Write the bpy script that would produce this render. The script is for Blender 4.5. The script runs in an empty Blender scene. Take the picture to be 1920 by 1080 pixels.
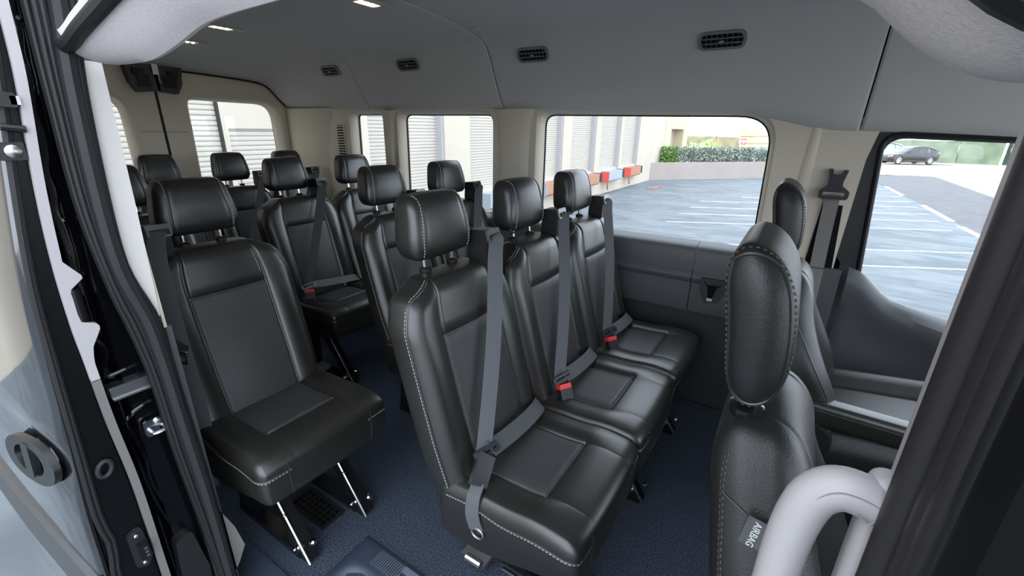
import bpy, bmesh, math, random
from mathutils import Vector, Matrix
from mathutils.geometry import tessellate_polygon
random.seed(7)
SC = bpy.context.scene
COL = SC.collection

# ------------------------------------------------------------------ camera, sky, sun, exposure
# van axes: +X forward, +Y driver side, Z up, carpet at z = 0
CAM_F, PITCH, YAW, ROLL = 827.94, math.radians(19.7735), math.radians(32.437), math.radians(0.8664)
CAM_LOC = Vector((0, -1.22, 1.30))
fw = Vector((-math.sin(YAW) * math.cos(PITCH), math.cos(YAW) * math.cos(PITCH), -math.sin(PITCH)))
rt = Vector((math.cos(YAW), math.sin(YAW), 0))
up = rt.cross(fw)
rt, up = rt * math.cos(ROLL) + up * math.sin(ROLL), up * math.cos(ROLL) - rt * math.sin(ROLL)
cam_d = bpy.data.cameras.new('camera')
cam_d.sensor_fit = 'HORIZONTAL'
cam_d.sensor_width = 36
cam_d.lens = CAM_F / 1920 * 36
cam_d.clip_start = 0.01
cam_d.clip_end = 500
cam = bpy.data.objects.new('camera', cam_d)
m = Matrix((rt, up, -fw)).transposed().to_4x4()
m.translation = CAM_LOC
cam.matrix_world = m
COL.objects.link(cam)
SC.camera = cam

W = bpy.data.worlds.new('sky')
SC.world = W
W.use_nodes = True
bg = W.node_tree.nodes['Background']
bg.inputs[0].default_value = (0.80, 0.89, 1.0, 1)
bg.inputs[1].default_value = 2.4
sun_d = bpy.data.lights.new('sun', 'SUN')
sun_d.energy = 28.0
sun_d.color = (1.0, 0.93, 0.80)
sun_d.angle = math.radians(0.6)
sun = bpy.data.objects.new('sun', sun_d)
sun_dir = Vector((0.80, 0.40, -0.50))
sun.rotation_euler = sun_dir.to_track_quat('-Z', 'Y').to_euler()
sun.location = (-30, -20, 30)
COL.objects.link(sun)
vs = SC.view_settings
vs.view_transform = 'Standard'
vs.look = 'None'
vs.gamma = 1
vs.use_curve_mapping = False
vs.exposure = 1.0
SC.cycles.max_bounces = 10
SC.cycles.diffuse_bounces = 5
SC.cycles.transparent_max_bounces = 12
SC.cycles.use_denoising = True
SC.cycles.sample_clamp_indirect = 8

# ------------------------------------------------------------------ materials
MATS = {}
def mat(name, col, rough=0.5, metal=0.0, spec=0.5, coat=0.0, bump=None, var=None, emit=None, sheen=0.0, coord='Object'):
    """bump=(scale, strength, distance)  var=(scale, colour2, contrast)"""
    if name in MATS:
        return MATS[name]
    m = bpy.data.materials.new(name)
    m.use_nodes = True
    nt = m.node_tree
    b = nt.nodes['Principled BSDF']
    b.inputs['Base Color'].default_value = (*col, 1)
    b.inputs['Roughness'].default_value = rough
    b.inputs['Metallic'].default_value = metal
    b.inputs['Specular IOR Level'].default_value = spec
    b.inputs['Coat Weight'].default_value = coat
    b.inputs['Coat Roughness'].default_value = 0.03
    b.inputs['Sheen Weight'].default_value = sheen
    if emit:
        b.inputs['Emission Color'].default_value = (*emit[0], 1)
        b.inputs['Emission Strength'].default_value = emit[1]
    if bump or var:
        tc = nt.nodes.new('ShaderNodeTexCoord')
    if var:
        n = nt.nodes.new('ShaderNodeTexNoise')
        n.inputs['Scale'].default_value = var[0]
        n.inputs['Detail'].default_value = 6
        nt.links.new(tc.outputs[coord], n.inputs['Vector'])
        r = nt.nodes.new('ShaderNodeValToRGB')
        k = var[2] if len(var) > 2 else 0.2
        r.color_ramp.elements[0].position = 0.5 - k
        r.color_ramp.elements[1].position = 0.5 + k
        r.color_ramp.elements[0].color = (*col, 1)
        r.color_ramp.elements[1].color = (*var[1], 1)
        nt.links.new(n.outputs['Fac'], r.inputs['Fac'])
        nt.links.new(r.outputs['Color'], b.inputs['Base Color'])
    if bump:
        n2 = nt.nodes.new('ShaderNodeTexNoise')
        n2.inputs['Scale'].default_value = bump[0]
        n2.inputs['Detail'].default_value = 3
        nt.links.new(tc.outputs[coord], n2.inputs['Vector'])
        bp = nt.nodes.new('ShaderNodeBump')
        bp.inputs['Strength'].default_value = bump[1]
        bp.inputs['Distance'].default_value = bump[2] if len(bump) > 2 else 0.002
        nt.links.new(n2.outputs['Fac'], bp.inputs['Height'])
        nt.links.new(bp.outputs['Normal'], b.inputs['Normal'])
    MATS[name] = m
    return m

leather = mat('black_leather', (0.0150, 0.0138, 0.0118), 0.36, spec=0.85, bump=(420, 0.25, 0.0008))
leather_f = mat('grained_leather', (0.012, 0.0115, 0.0115), 0.40, spec=0.55, bump=(380, 0.45, 0.0010))
insert = mat('perforated_insert', (0.036, 0.034, 0.034), 0.48, spec=0.6, bump=(900, 0.5, 0.0010), var=(160, (0.046, 0.045, 0.048), 0.15))
stitch_m = mat('grey_thread', (0.42, 0.43, 0.46), 0.7)
plastic_b = mat('black_plastic', (0.012, 0.012, 0.013), 0.42, bump=(600, 0.15, 0.0005))
plastic_gloss = mat('glossy_black_plastic', (0.008, 0.008, 0.009), 0.2)
plastic_d = mat('charcoal_trim', (0.078, 0.080, 0.086), 0.48, bump=(700, 0.2, 0.0005))
plastic_dd = mat('dark_lower_trim', (0.014, 0.015, 0.018), 0.6, bump=(500, 0.2, 0.0006))
beige = mat('light_pillar_trim', (0.62, 0.55, 0.45), 0.6, bump=(800, 0.12, 0.0004))
lgrey = mat('light_grey_trim', (0.40, 0.375, 0.385), 0.5, bump=(700, 0.1, 0.0004))
headl = mat('headliner_fabric', (0.54, 0.53, 0.51), 0.95, spec=0.15, bump=(900, 0.5, 0.0010), var=(500, (0.59, 0.58, 0.56), 0.2))
fuzzy = mat('fleece_headliner', (0.66, 0.60, 0.585), 0.95, spec=0.1, bump=(700, 0.5, 0.0012), var=(320, (0.76, 0.70, 0.685), 0.2))
carpet = mat('navy_carpet', (0.022, 0.028, 0.042), 0.95, spec=0.1, bump=(260, 1.0, 0.006), var=(210, (0.090, 0.110, 0.150), 0.16))
navy_rub = mat('navy_rubber', (0.032, 0.042, 0.066), 0.5, bump=(300, 0.2, 0.0008))
paint = mat('black_paint', (0.003, 0.003, 0.004), 0.10, spec=0.3, coat=0.4)
rubber = mat('black_rubber', (0.012, 0.012, 0.013), 0.5, spec=0.35)
rubber_g = mat('grey_rubber_seal', (0.024, 0.022, 0.024), 0.45, spec=0.3)
chrome = mat('chrome', (0.75, 0.74, 0.72), 0.15, metal=1.0)
steel = mat('brushed_steel', (0.55, 0.55, 0.56), 0.3, metal=1.0)
webbing = mat('belt_webbing', (0.085, 0.087, 0.094), 0.7, bump=(900, 0.4, 0.0006))
webbing_g = mat('grey_belt_webbing', (0.20, 0.185, 0.17), 0.7, bump=(900, 0.4, 0.0006))
red_b = mat('red_button', (0.75, 0.03, 0.03), 0.4)
white_ink = mat('white_ink', (0.8, 0.8, 0.8), 0.6)
tag_grey = mat('grey_tag', (0.10, 0.105, 0.11), 0.7)
void_b = mat('black_recess', (0.004, 0.004, 0.005), 0.7, spec=0.15)
light_m = mat('lamp_lens', (0.9, 0.85, 0.75), 0.3, emit=((1.0, 0.82, 0.52), 9.0))
pale = mat('pale_pillar_edge', (0.66, 0.62, 0.60), 0.55)
frost = mat('lamp_bezel', (0.42, 0.41, 0.38), 0.4)

def glass_mat(name, tint=(0.97, 0.98, 0.98), refl=0.05):
    if name in MATS:
        return MATS[name]
    m = bpy.data.materials.new(name)
    m.use_nodes = True
    nt = m.node_tree
    for n in list(nt.nodes):
        nt.nodes.remove(n)
    o = nt.nodes.new('ShaderNodeOutputMaterial')
    t = nt.nodes.new('ShaderNodeBsdfTransparent')
    t.inputs[0].default_value = (*tint, 1)
    g = nt.nodes.new('ShaderNodeBsdfGlossy')
    g.inputs['Roughness'].default_value = 0.02
    f = nt.nodes.new('ShaderNodeLayerWeight')
    pw = nt.nodes.new('ShaderNodeMath')
    pw.operation = 'POWER'
    pw.inputs[1].default_value = 5.0
    ma = nt.nodes.new('ShaderNodeMath')
    ma.operation = 'MULTIPLY_ADD'
    ma.inputs[1].default_value = 0.5
    ma.inputs[2].default_value = 0.025
    nt.links.new(f.outputs['Facing'], pw.inputs[0])
    nt.links.new(pw.outputs[0], ma.inputs[0])
    mx = nt.nodes.new('ShaderNodeMixShader')
    nt.links.new(ma.outputs[0], mx.inputs[0])
    nt.links.new(t.outputs[0], mx.inputs[1])
    nt.links.new(g.outputs[0], mx.inputs[2])
    nt.links.new(mx.outputs[0], o.inputs[0])
    MATS[name] = m
    return m
glass = glass_mat('window_glass')

# ------------------------------------------------------------------ object helpers
def mesh(name, verts, faces, mats, mi=None, smooth=True):
    me = bpy.data.meshes.new(name)
    me.from_pydata([tuple(v) for v in verts], [], faces)
    if not isinstance(mats, (list, tuple)):
        mats = [mats]
    for q in mats:
        me.materials.append(q)
    if mi:
        me.polygons.foreach_set('material_index', mi)
    if smooth:
        me.polygons.foreach_set('use_smooth', [True] * len(me.polygons))
    me.update()
    return me

def fixn(me, angle=None):
    bm = bmesh.new()
    bm.from_mesh(me)
    bmesh.ops.remove_doubles(bm, verts=bm.verts, dist=1e-6)
    bmesh.ops.recalc_face_normals(bm, faces=bm.faces)
    if angle:
        for e in bm.edges:
            if len(e.link_faces) == 2 and e.calc_face_angle(0) > angle:
                e.smooth = False
    bm.to_mesh(me)
    bm.free()
    return me

def add(name, me, parent=None, loc=(0, 0, 0), rot=(0, 0, 0), scale=(1, 1, 1)):
    o = bpy.data.objects.new(name, me)
    COL.objects.link(o)
    o.parent = parent
    o.location = loc
    o.rotation_euler = rot
    o.scale = scale
    if name in STUFF and parent is not None:
        o['kind'] = 'stuff'
    return o
STUFF = {'stitching', 'welt', 'seam_piping', 'fins', 'hinge_hardware', 'trim_seam', 'contact_pins', 'jamb_bead', 'joint_line', 'handle_seam', 'pillar_trim', 'wheel_rim'}
def text_mesh(body, size, mt, parent, loc, rot, extrude):
    c = bpy.data.curves.new('lettering', 'FONT')
    c.body = body
    c.size = size
    c.align_x = 'CENTER'
    c.align_y = 'CENTER'
    c.extrude = extrude
    o = bpy.data.objects.new('lettering_source', c)
    COL.objects.link(o)
    bpy.context.view_layer.update()
    me = bpy.data.meshes.new_from_object(o.evaluated_get(bpy.context.evaluated_depsgraph_get()))
    bpy.data.objects.remove(o)
    me.materials.clear()
    me.materials.append(mt)
    return add('lettering', me, parent, loc, rot)

def tag(o, label, cat, group=None, kind=None):
    o['label'] = label
    o['category'] = cat
    if group:
        o['group'] = group
    if kind:
        o['kind'] = kind
    return o

def thing(name, label, cat, loc=(0, 0, 0), rot=(0, 0, 0), group=None, kind=None):
    o = bpy.data.objects.new(name, None)
    o.empty_display_size = 0.05
    COL.objects.link(o)
    o.location = loc
    o.rotation_euler = rot
    return tag(o, label, cat, group, kind)

def struct(name, me, label, cat, parent=None):
    o = add(name, me, parent)
    if parent is None:
        tag(o, label, cat, kind='structure')
    return o

def ss(a, b, x):
    if a == b:
        return 0.0 if x < a else 1.0
    t = max(0.0, min(1.0, (x - a) / (b - a)))
    return t * t * (3 - 2 * t)

def lerp(a, b, t):
    return a + (b - a) * t

def interp(pts, x):
    if x <= pts[0][0]:
        return pts[0][1]
    for (x0, y0), (x1, y1) in zip(pts, pts[1:]):
        if x <= x1:
            return lerp(y0, y1, (x - x0) / (x1 - x0))
    return pts[-1][1]

def sinterp(pts, x):
    """smooth (Catmull-Rom) interpolation of (x, y) pairs"""
    if x <= pts[0][0]:
        return pts[0][1]
    if x >= pts[-1][0]:
        return pts[-1][1]
    for i in range(len(pts) - 1):
        x0, y0 = pts[i]
        x1, y1 = pts[i + 1]
        if x <= x1:
            xa, ya = pts[max(i - 1, 0)]
            xb, yb = pts[min(i + 2, len(pts) - 1)]
            m0 = (y1 - ya) / (x1 - xa)
            m1 = (yb - y0) / (xb - x0)
            t = (x - x0) / (x1 - x0)
            h = x1 - x0
            return ((2 * t**3 - 3 * t * t + 1) * y0 + (t**3 - 2 * t * t + t) * h * m0
                    + (-2 * t**3 + 3 * t * t) * y1 + (t**3 - t * t) * h * m1)

def crom(P, n=6, closed=False):
    """Catmull-Rom resample of a 3D point list"""
    P = [Vector(p) for p in P]
    out = []
    N = len(P)
    rng = range(N) if closed else range(N - 1)
    for i in rng:
        p1, p2 = P[i], P[(i + 1) % N]
        p0 = P[(i - 1) % N] if (closed or i > 0) else p1 * 2 - p2
        p3 = P[(i + 2) % N] if (closed or i < N - 2) else p2 * 2 - p1
        for k in range(n):
            t = k / n
            out.append(0.5 * ((2 * p1) + (p2 - p0) * t + (2 * p0 - 5 * p1 + 4 * p2 - p3) * t * t
                              + (3 * p1 - p0 - 3 * p2 + p3) * t**3))
    if not closed:
        out.append(P[-1])
    return out

def frames(P, closed=False, ref=None):
    n = len(P)
    T = []
    for i in range(n):
        a = P[(i - 1) % n] if (closed or i > 0) else P[i]
        b = P[(i + 1) % n] if (closed or i < n - 1) else P[i]
        T.append((b - a).normalized())
    if ref is None:
        ref = Vector((0, 0, 1)) if abs(T[0].z) < 0.8 else Vector((1, 0, 0))
    ref = Vector(ref)
    F = []
    for t in T:
        s = t.cross(ref)
        if s.length < 1e-6:
            s = Vector((1, 0, 0))
        s.normalize()
        u2 = s.cross(t).normalized()
        F.append((t, s, u2))
        ref = u2
    return F

class MB:
    """collects shapes into one mesh"""
    def __init__(s):
        s.v, s.f, s.mi = [], [], []
    def put(s, v, f, mi=0):
        o = len(s.v)
        s.v += [Vector(p) for p in v]
        s.f += [tuple(i + o for i in q) for q in f]
        s.mi += [mi] * len(f)
    def box(s, c, d, mi=0, R=None):
        c = Vector(c)
        v = [Vector(((i & 1) - 0.5, ((i >> 1) & 1) - 0.5, ((i >> 2) & 1) - 0.5)) for i in range(8)]
        v = [Vector((p.x * d[0], p.y * d[1], p.z * d[2])) for p in v]
        if R:
            v = [R @ p for p in v]
        s.put([p + c for p in v], [(0, 2, 3, 1), (4, 5, 7, 6), (0, 1, 5, 4), (2, 6, 7, 3), (0, 4, 6, 2), (1, 3, 7, 5)], mi)
    def bar(s, a, b, wx, wz, mi=0, ref=(0, 0, 1)):
        a, b = Vector(a), Vector(b)
        t, sd, u2 = frames([a, b], ref=ref)[0]
        P = []
        for p in (a, b):
            for i, j in ((-1, -1), (1, -1), (1, 1), (-1, 1)):
                P.append(p + sd * wx * i / 2 + u2 * wz * j / 2)
        s.put(P, [(0, 3, 2, 1), (4, 5, 6, 7), (0, 1, 5, 4), (1, 2, 6, 5), (2, 3, 7, 6), (3, 0, 4, 7)], mi)
    def tube(s, P, r, n=10, closed=False, mi=0, ref=None, squash=1.0, cap=True):
        P = [Vector(p) for p in P]
        F = frames(P, closed, ref)
        V = []
        for i, (p, (t, sd, u2)) in enumerate(zip(P, F)):
            rr = r(i / (len(P) - 1)) if callable(r) else r
            for k in range(n):
                a = 2 * math.pi * k / n
                V.append(p + sd * rr * math.cos(a) + u2 * rr * squash * math.sin(a))
        L = len(P)
        f = []
        for i in range(L if closed else L - 1):
            j = (i + 1) % L
            for k in range(n):
                k2 = (k + 1) % n
                f.append((i * n + k, i * n + k2, j * n + k2, j * n + k))
        if not closed and cap:
            f.append(tuple(reversed(range(n))))
            f.append(tuple((L - 1) * n + k for k in range(n)))
        s.put(V, f, mi)
    def ribbon(s, P, wdir, w, t=0.0016, mi=0):
        P = [Vector(p) for p in P]
        wd = wdir if isinstance(wdir, list) else [Vector(wdir)] * len(P)
        V = []
        for i, p in enumerate(P):
            a = P[max(i - 1, 0)]
            b = P[min(i + 1, len(P) - 1)]
            tt = (b - a).normalized()
            q = Vector(wd[i]).normalized()
            nn = tt.cross(q).normalized()
            for i2, j2 in ((-1, -1), (1, -1), (1, 1), (-1, 1)):
                V.append(p + q * w * i2 / 2 + nn * t * j2 / 2)
        f = []
        for i in range(len(P) - 1):
            for k in range(4):
                k2 = (k + 1) % 4
                f.append((i * 4 + k, i * 4 + k2, i * 4 + 4 + k2, i * 4 + 4 + k))
        f += [(3, 2, 1, 0), tuple((len(P) - 1) * 4 + k for k in range(4))]
        s.put(V, f, mi)
    def prism(s, outer, depth, to3, holes=(), mi=0):
        """polygon (2D) with holes, extruded from w = 0 to w = depth; to3(u, v, w)"""
        loops = [list(outer)] + [list(h) for h in holes]
        tri = tessellate_polygon([[Vector((a, b, 0)) for a, b in L] for L in loops])
        flat = [p for L in loops for p in L]
        n = len(flat)
        V = [to3(a, b, 0) for a, b in flat] + [to3(a, b, depth) for a, b in flat]
        f = [tuple(t) for t in tri] + [tuple(i + n for i in reversed(t)) for t in tri]
        o = 0
        for L in loops:
            k = len(L)
            for i in range(k):
                j = (i + 1) % k
                f.append((o + i, o + j, o + j + n, o + i + n))
            o += k
        s.put(V, f, mi)
    def lathe(s, prof, c=(0, 0, 0), n=16, axis='z', mi=0):
        V = []
        for r, z in prof:
            for k in range(n):
                a = 2 * math.pi * k / n
                p = Vector((r * math.cos(a), r * math.sin(a), z))
                if axis == 'x':
                    p = Vector((p.z, p.x, p.y))
                elif axis == 'y':
                    p = Vector((p.x, p.z, p.y))
                V.append(p + Vector(c))
        f = []
        for i in range(len(prof) - 1):
            for k in range(n):
                k2 = (k + 1) % n
                f.append((i * n + k, i * n + k2, i * n + n + k2, i * n + n + k))
        f += [tuple(range(n)), tuple((len(prof) - 1) * n + k for k in range(n))]
        s.put(V, f, mi)
    def grid(s, rows, mi=0, closed_u=False):
        n = len(rows[0])
        V = [p for r in rows for p in r]
        f = []
        for i in range(len(rows) - 1):
            for k in range(n if closed_u else n - 1):
                k2 = (k + 1) % n
                f.append((i * n + k, i * n + k2, i * n + n + k2, i * n + n + k))
        s.put(V, f, mi)
    def me(s, name, mats, smooth=True, angle=math.radians(35)):
        q = mesh(name, s.v, s.f, mats, s.mi, smooth)
        return fixn(q, angle if smooth else None)

def rpoly(pts, rad, n=6):
    """rounded 2D polygon"""
    out = []
    N = len(pts)
    for i in range(N):
        p = Vector(pts[i])
        a = Vector(pts[i - 1]) - p
        b = Vector(pts[(i + 1) % N]) - p
        r = rad[i] if isinstance(rad, (list, tuple)) else rad
        if r <= 0:
            out.append(tuple(p))
            continue
        ang = a.angle(b)
        d = min(r / math.tan(ang / 2), a.length * 0.49, b.length * 0.49)
        p0, p1 = p + a.normalized() * d, p + b.normalized() * d
        for k in range(n + 1):
            t = k / n
            q = p0 * (1 - t)**2 + p * 2 * t * (1 - t) + p1 * t * t
            out.append((q.x, q.y))
    return out

def lin(h, r, n=6, m=4, extra=()):
    c = h - r
    L = [-h + r * i / m for i in range(m)] + [-c + 2 * c * i / n for i in range(n + 1)] + [c + r * (i + 1) / m for i in range(m)]
    for e in extra:
        L = [x for x in L if abs(x - e) > 0.0075 or abs(abs(x) - h) < 1e-6]
        L += [e - 0.007, e - 0.003, e, e + 0.003, e + 0.007]
    return sorted(set(round(x, 5) for x in L))

def rmap(p, h, r):
    q = Vector([max(-(h[i] - r[i]), min(h[i] - r[i], p[i])) for i in range(3)])
    d = Vector([(p[i] - q[i]) / r[i] for i in range(3)])
    if d.length < 1e-9:
        return Vector(p), Vector((0, 0, 0))
    d.normalize()
    nn = Vector([d[i] / r[i] for i in range(3)]).normalized()
    return Vector([q[i] + r[i] * d[i] for i in range(3)]), nn

def rbox(name, h, r, gx, gy, gz, warp, mats, matfn=None):
    """rounded box with free grid lines and a warp(param, pos, normal) -> point"""
    if not isinstance(r, (tuple, list)):
        r = (r, r, r)
    G = (gx, gy, gz)
    idx, V, F, MI = {}, [], [], []
    def vid(p):
        k = (round(p[0], 5), round(p[1], 5), round(p[2], 5))
        if k not in idx:
            pos, nn = rmap(p, h, r)
            idx[k] = len(V)
            V.append(warp(p, pos, nn))
        return idx[k]
    for ax in range(3):
        b, c = (ax + 1) % 3, (ax + 2) % 3
        for sgn in (-1, 1):
            for i in range(len(G[b]) - 1):
                for j in range(len(G[c]) - 1):
                    q = []
                    for (ii, jj) in ((i, j), (i + 1, j), (i + 1, j + 1), (i, j + 1)):
                        p = [0, 0, 0]
                        p[ax] = sgn * h[ax]
                        p[b] = G[b][ii]
                        p[c] = G[c][jj]
                        q.append(vid(p))
                    if sgn < 0:
                        q.reverse()
                    F.append(tuple(q))
                    if matfn:
                        cc = [0, 0, 0]
                        cc[ax] = sgn * h[ax]
                        cc[b] = (G[b][i] + G[b][i + 1]) / 2
                        cc[c] = (G[c][j] + G[c][j + 1]) / 2
                        MI.append(matfn(cc))
    return mesh(name, V, F, mats, MI if matfn else None)

def srbox(name, h, r, mats, n=2, m=3, warp=None):
    w = warp or (lambda p, q, nn: q)
    rr = r if isinstance(r, (tuple, list)) else (r, r, r)
    return rbox(name, h, rr, lin(h[0], rr[0], n, m), lin(h[1], rr[1], n, m), lin(h[2], rr[2], n, m), w, mats)

def stitches(mb, P, nrm, L=0.006, gap=0.0035, w=0.0014, lift=0.0006, mi=0):
    """dashes along a 3D path with normals"""
    acc = 0.0
    step = L + gap
    segs = []
    d = 0.0
    tot = sum((P[i + 1] - P[i]).length for i in range(len(P) - 1))
    cum = [0.0]
    for i in range(len(P) - 1):
        cum.append(cum[-1] + (P[i + 1] - P[i]).length)
    def at(s0):
        for i in range(len(P) - 1):
            if cum[i + 1] >= s0:
                t = (s0 - cum[i]) / max(cum[i + 1] - cum[i], 1e-9)
                return P[i].lerp(P[i + 1], t), nrm[i].lerp(nrm[i + 1], t).normalized()
        return P[-1], nrm[-1]
    s0 = 0.0
    while s0 + L < tot:
        a, na = at(s0)
        b, nb = at(s0 + L)
        if (b - a).length > 1e-5:
            mb.bar(a + na * lift, b + nb * lift, w, w, mi, ref=na)
        s0 += step

def surf_path(params, h, r, warp):
    """maps cube-surface params through rmap and warp; returns points and normals"""
    P, N = [], []
    for p in params:
        pos, nn = rmap(p, h, r)
        P.append(warp(p, pos, nn))
        N.append(nn)
    return P, N

CACHE = {}
def cached(key, fn):
    if key not in CACHE:
        CACHE[key] = fn()
    return CACHE[key]

# ------------------------------------------------------------------ the van shell
XR = -3.34            # inner face of the rear doors
XFRONT = 1.25
GZ = -0.78            # pavement level

# floor with step well cut at the sliding door
mb = MB()
mb.box(((XR + XFRONT) / 2, 0.0, -0.02), (XFRONT - XR, 1.80, 0.04))
floor = struct('floor', mb.me('floor', carpet), 'dark navy carpeted van floor under the seats', 'floor')
mb = MB()
mb.box(((XR + XFRONT) / 2, 0, -0.12), (XFRONT - XR, 1.86, 0.14))
add('floor_underbody', mb.me('underbody', void_b), floor)

# headliner -----------------------------------------------------------
PROF = [(0.890, 1.395), (0.872, 1.402), (0.845, 1.437), (0.820, 1.48), (0.793, 1.53), (0.768, 1.58), (0.745, 1.625), (0.722, 1.66), (0.69, 1.685),
        (0.65, 1.700), (0.60, 1.711), (0.48, 1.725), (0.31, 1.740), (0.15, 1.748), (0.0, 1.752)]
ZB = [(-3.4, 1.42), (-2.8, 1.411), (-1.9, 1.403), (-1.06, 1.392), (-0.437, 1.383), (-0.254, 1.372), (-0.138, 1.348), (-0.009, 1.318), (0.075, 1.308), (0.27, 1.306), (0.6, 1.29), (1.3, 1.27)]
ZT = [(-3.4, 1.60), (-3.30, 1.618), (-3.18, 1.66), (-3.0, 1.715), (-2.8, 1.745), (-2.6, 1.752), (0.2, 1.752), (0.7, 1.72), (1.3, 1.58)]
HB = [(-1.3, 1.405), (-1.15, 1.405), (-0.983, 1.402), (-0.90, 1.415), (-0.78, 1.441), (-0.567, 1.449), (-0.30, 1.462), (-0.12, 1.43), (0.009, 1.377), (0.039, 1.351), (0.068, 1.333), (0.096, 1.327), (0.3, 1.32)]
def head_pt(x, k, side, off=0.0):
    y, z = PROF[k]
    zb = sinterp(ZB, x)
    zt = sinterp(ZT, x)
    if side < 0 and -1.3 < x < 0.3:
        zb = lerp(zb, sinterp(HB, x) + 0.055, ss(-1.3, -1.15, x) * (1 - ss(0.12, 0.3, x)))
    z2 = zb + (z - 1.395) * (zt - zb) / (1.752 - 1.395)
    if side < 0:
        y = y * 0.965 - 0.075 * (1 - ss(0, 9, k)) * ss(-1.3, -1.15, x) * (1 - ss(0.12, 0.3, x))
    if off:
        k0, k1 = max(k - 1, 0), min(k + 1, len(PROF) - 1)
        t = Vector((PROF[k1][0] - PROF[k0][0], PROF[k1][1] - PROF[k0][1])).normalized()
        y += t.y * off
        z2 += -t.x * off
    return Vector((x, side * y, z2))
ceiling = thing('ceiling', 'grey fabric headliner in panels arching over the seats', 'ceiling', kind='structure')
SEAMS = [XR, -2.44, -1.40, 0.14, XFRONT]
for i in range(4):
    x0, x1 = SEAMS[i], SEAMS[i + 1]
    n = max(6, int((x1 - x0) / 0.07))
    st = [(x0 + 0.002, 0.012), (x0 + 0.003, 0.004), (x0 + 0.006, 0.0008)] + [(lerp(x0 + 0.012, x1 - 0.012, t / n), 0.0) for t in range(n + 1)] + [(x1 - 0.006, 0.0008), (x1 - 0.003, 0.004), (x1 - 0.002, 0.012)]
    rows = []
    for x, off in st:
        r = [head_pt(x, k, 1, off) for k in range(len(PROF))] + [head_pt(x, k, -1, off) for k in reversed(range(len(PROF) - 1))]
        # fold the lower lip outwards
        r = [r[0] + Vector((0, 0.05, 0.004))] + r + [r[-1] + Vector((0, -0.03, 0.004))]
        rows.append(r)
    mb = MB()
    mb.grid(rows)
    add('headliner_panel', mb.me('headliner_panel', headl, angle=None), ceiling)
mb = MB()
rows = []
for t in range(61):
    x = lerp(XR - 0.03, XFRONT, t / 60)
    rows.append([head_pt(x, k, 1, 0.03) for k in range(1, len(PROF))] + [head_pt(x, k, -1, 0.03) for k in reversed(range(1, len(PROF) - 1))])
mb.grid(rows)
add('roof_skin', mb.me('roof_skin', paint), ceiling)

# small round trim plugs beside the headliner seams
for (x, y, z) in ((-1.34, 0.56, 1.716), (-2.36, 0.62, 1.708)):
    mb = MB()
    mb.lathe([(0.018, 0.0), (0.018, -0.003), (0.014, -0.005)], (x, y, z + 0.002), 14)
    add('trim_plug', mb.me('trim_plug', headl), ceiling)

# far (driver side) wall ------------------------------------------------
YW, YG = 0.88, 0.945      # trim plane, glass plane
def xz(y0):
    return lambda u, v, w: Vector((u, y0 + w, v))
W1 = rpoly([(-1.205, 0.795), (-0.105, 0.795), (-0.118, 1.385), (-1.200, 1.395)], [0.07, 0.05, 0.14, 0.06], 9)
W2 = rpoly([(-2.215, 0.80), (-1.475, 0.80), (-1.470, 1.395), (-2.205, 1.398)], [0.06, 0.06, 0.07, 0.05], 7)
W3 = rpoly([(-2.68, 0.80), (-2.335, 0.80), (-2.335, 1.398), (-2.66, 1.40)], [0.05, 0.05, 0.06, 0.04], 7)
def inset(poly, d, dz=0.0):
    cx = sum(p[0] for p in poly) / len(poly)
    cz = sum(p[1] for p in poly) / len(poly)
    xs = [p[0] for p in poly]
    zs = [p[1] for p in poly]
    hw, hh = (max(xs) - min(xs)) / 2, (max(zs) - min(zs)) / 2
    return [(cx + (x - cx) * (hw - d) / hw, cz + dz + (z - cz) * (hh - d) / hh) for x, z in poly]
wall_left = thing('wall_left', 'pale driver-side wall trim with pillars between the side windows', 'wall', kind='structure')
outer = [(XR, 0.70), (0.20, 0.70), (0.172, 0.80), (0.172, 0.85), (0.182, 1.213), (0.196, 1.296), (0.21, 1.36), (-0.3, 1.43), (XR, 1.45)]
mb = MB()
mb.prism([(XR, 0.70), (-2.27, 0.70), (-2.27, 1.45), (XR, 1.45)], 0.004, xz(YW), [W3])
mb.prism([(-2.27, 0.70), (-1.34, 0.70), (-1.34, 1.45), (-2.27, 1.45)], 0.004, xz(YW), [W2])
mb.prism([(-1.34, 0.70), (0.20, 0.70), (0.172, 0.80), (0.172, 0.85), (0.182, 1.213), (0.196, 1.296), (0.21, 1.36), (-0.3, 1.43), (-1.34, 1.45)], 0.004, xz(YW), [W1])
for H in (W1, W2, W3):
    Hi = inset(H, 0.022)
    Hm = inset(H, 0.010)
    a = [Vector((u, YW + 0.002, v)) for u, v in H]
    b = [Vector((u, YW + 0.012, v)) for u, v in Hm]
    c = [Vector((u, YG, v)) for u, v in Hi]
    mb.grid([a, b, c], closed_u=True)
add('pillar_trim', mb.me('pillar_trim', beige), wall_left)
mb = MB()
for xa_, xb_, H in ((XR - 0.02, -2.27, W3), (-2.27, -1.34, W2), (-1.34, 0.20, W1)):
    mb.prism([(xa_, -0.3), (xb_, -0.3), (xb_, 1.45), (xa_, 1.45)], 0.012, xz(YG + 0.006), [inset(H, 0.012)])
add('body_side', mb.me('body_side', paint), wall_left)
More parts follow.
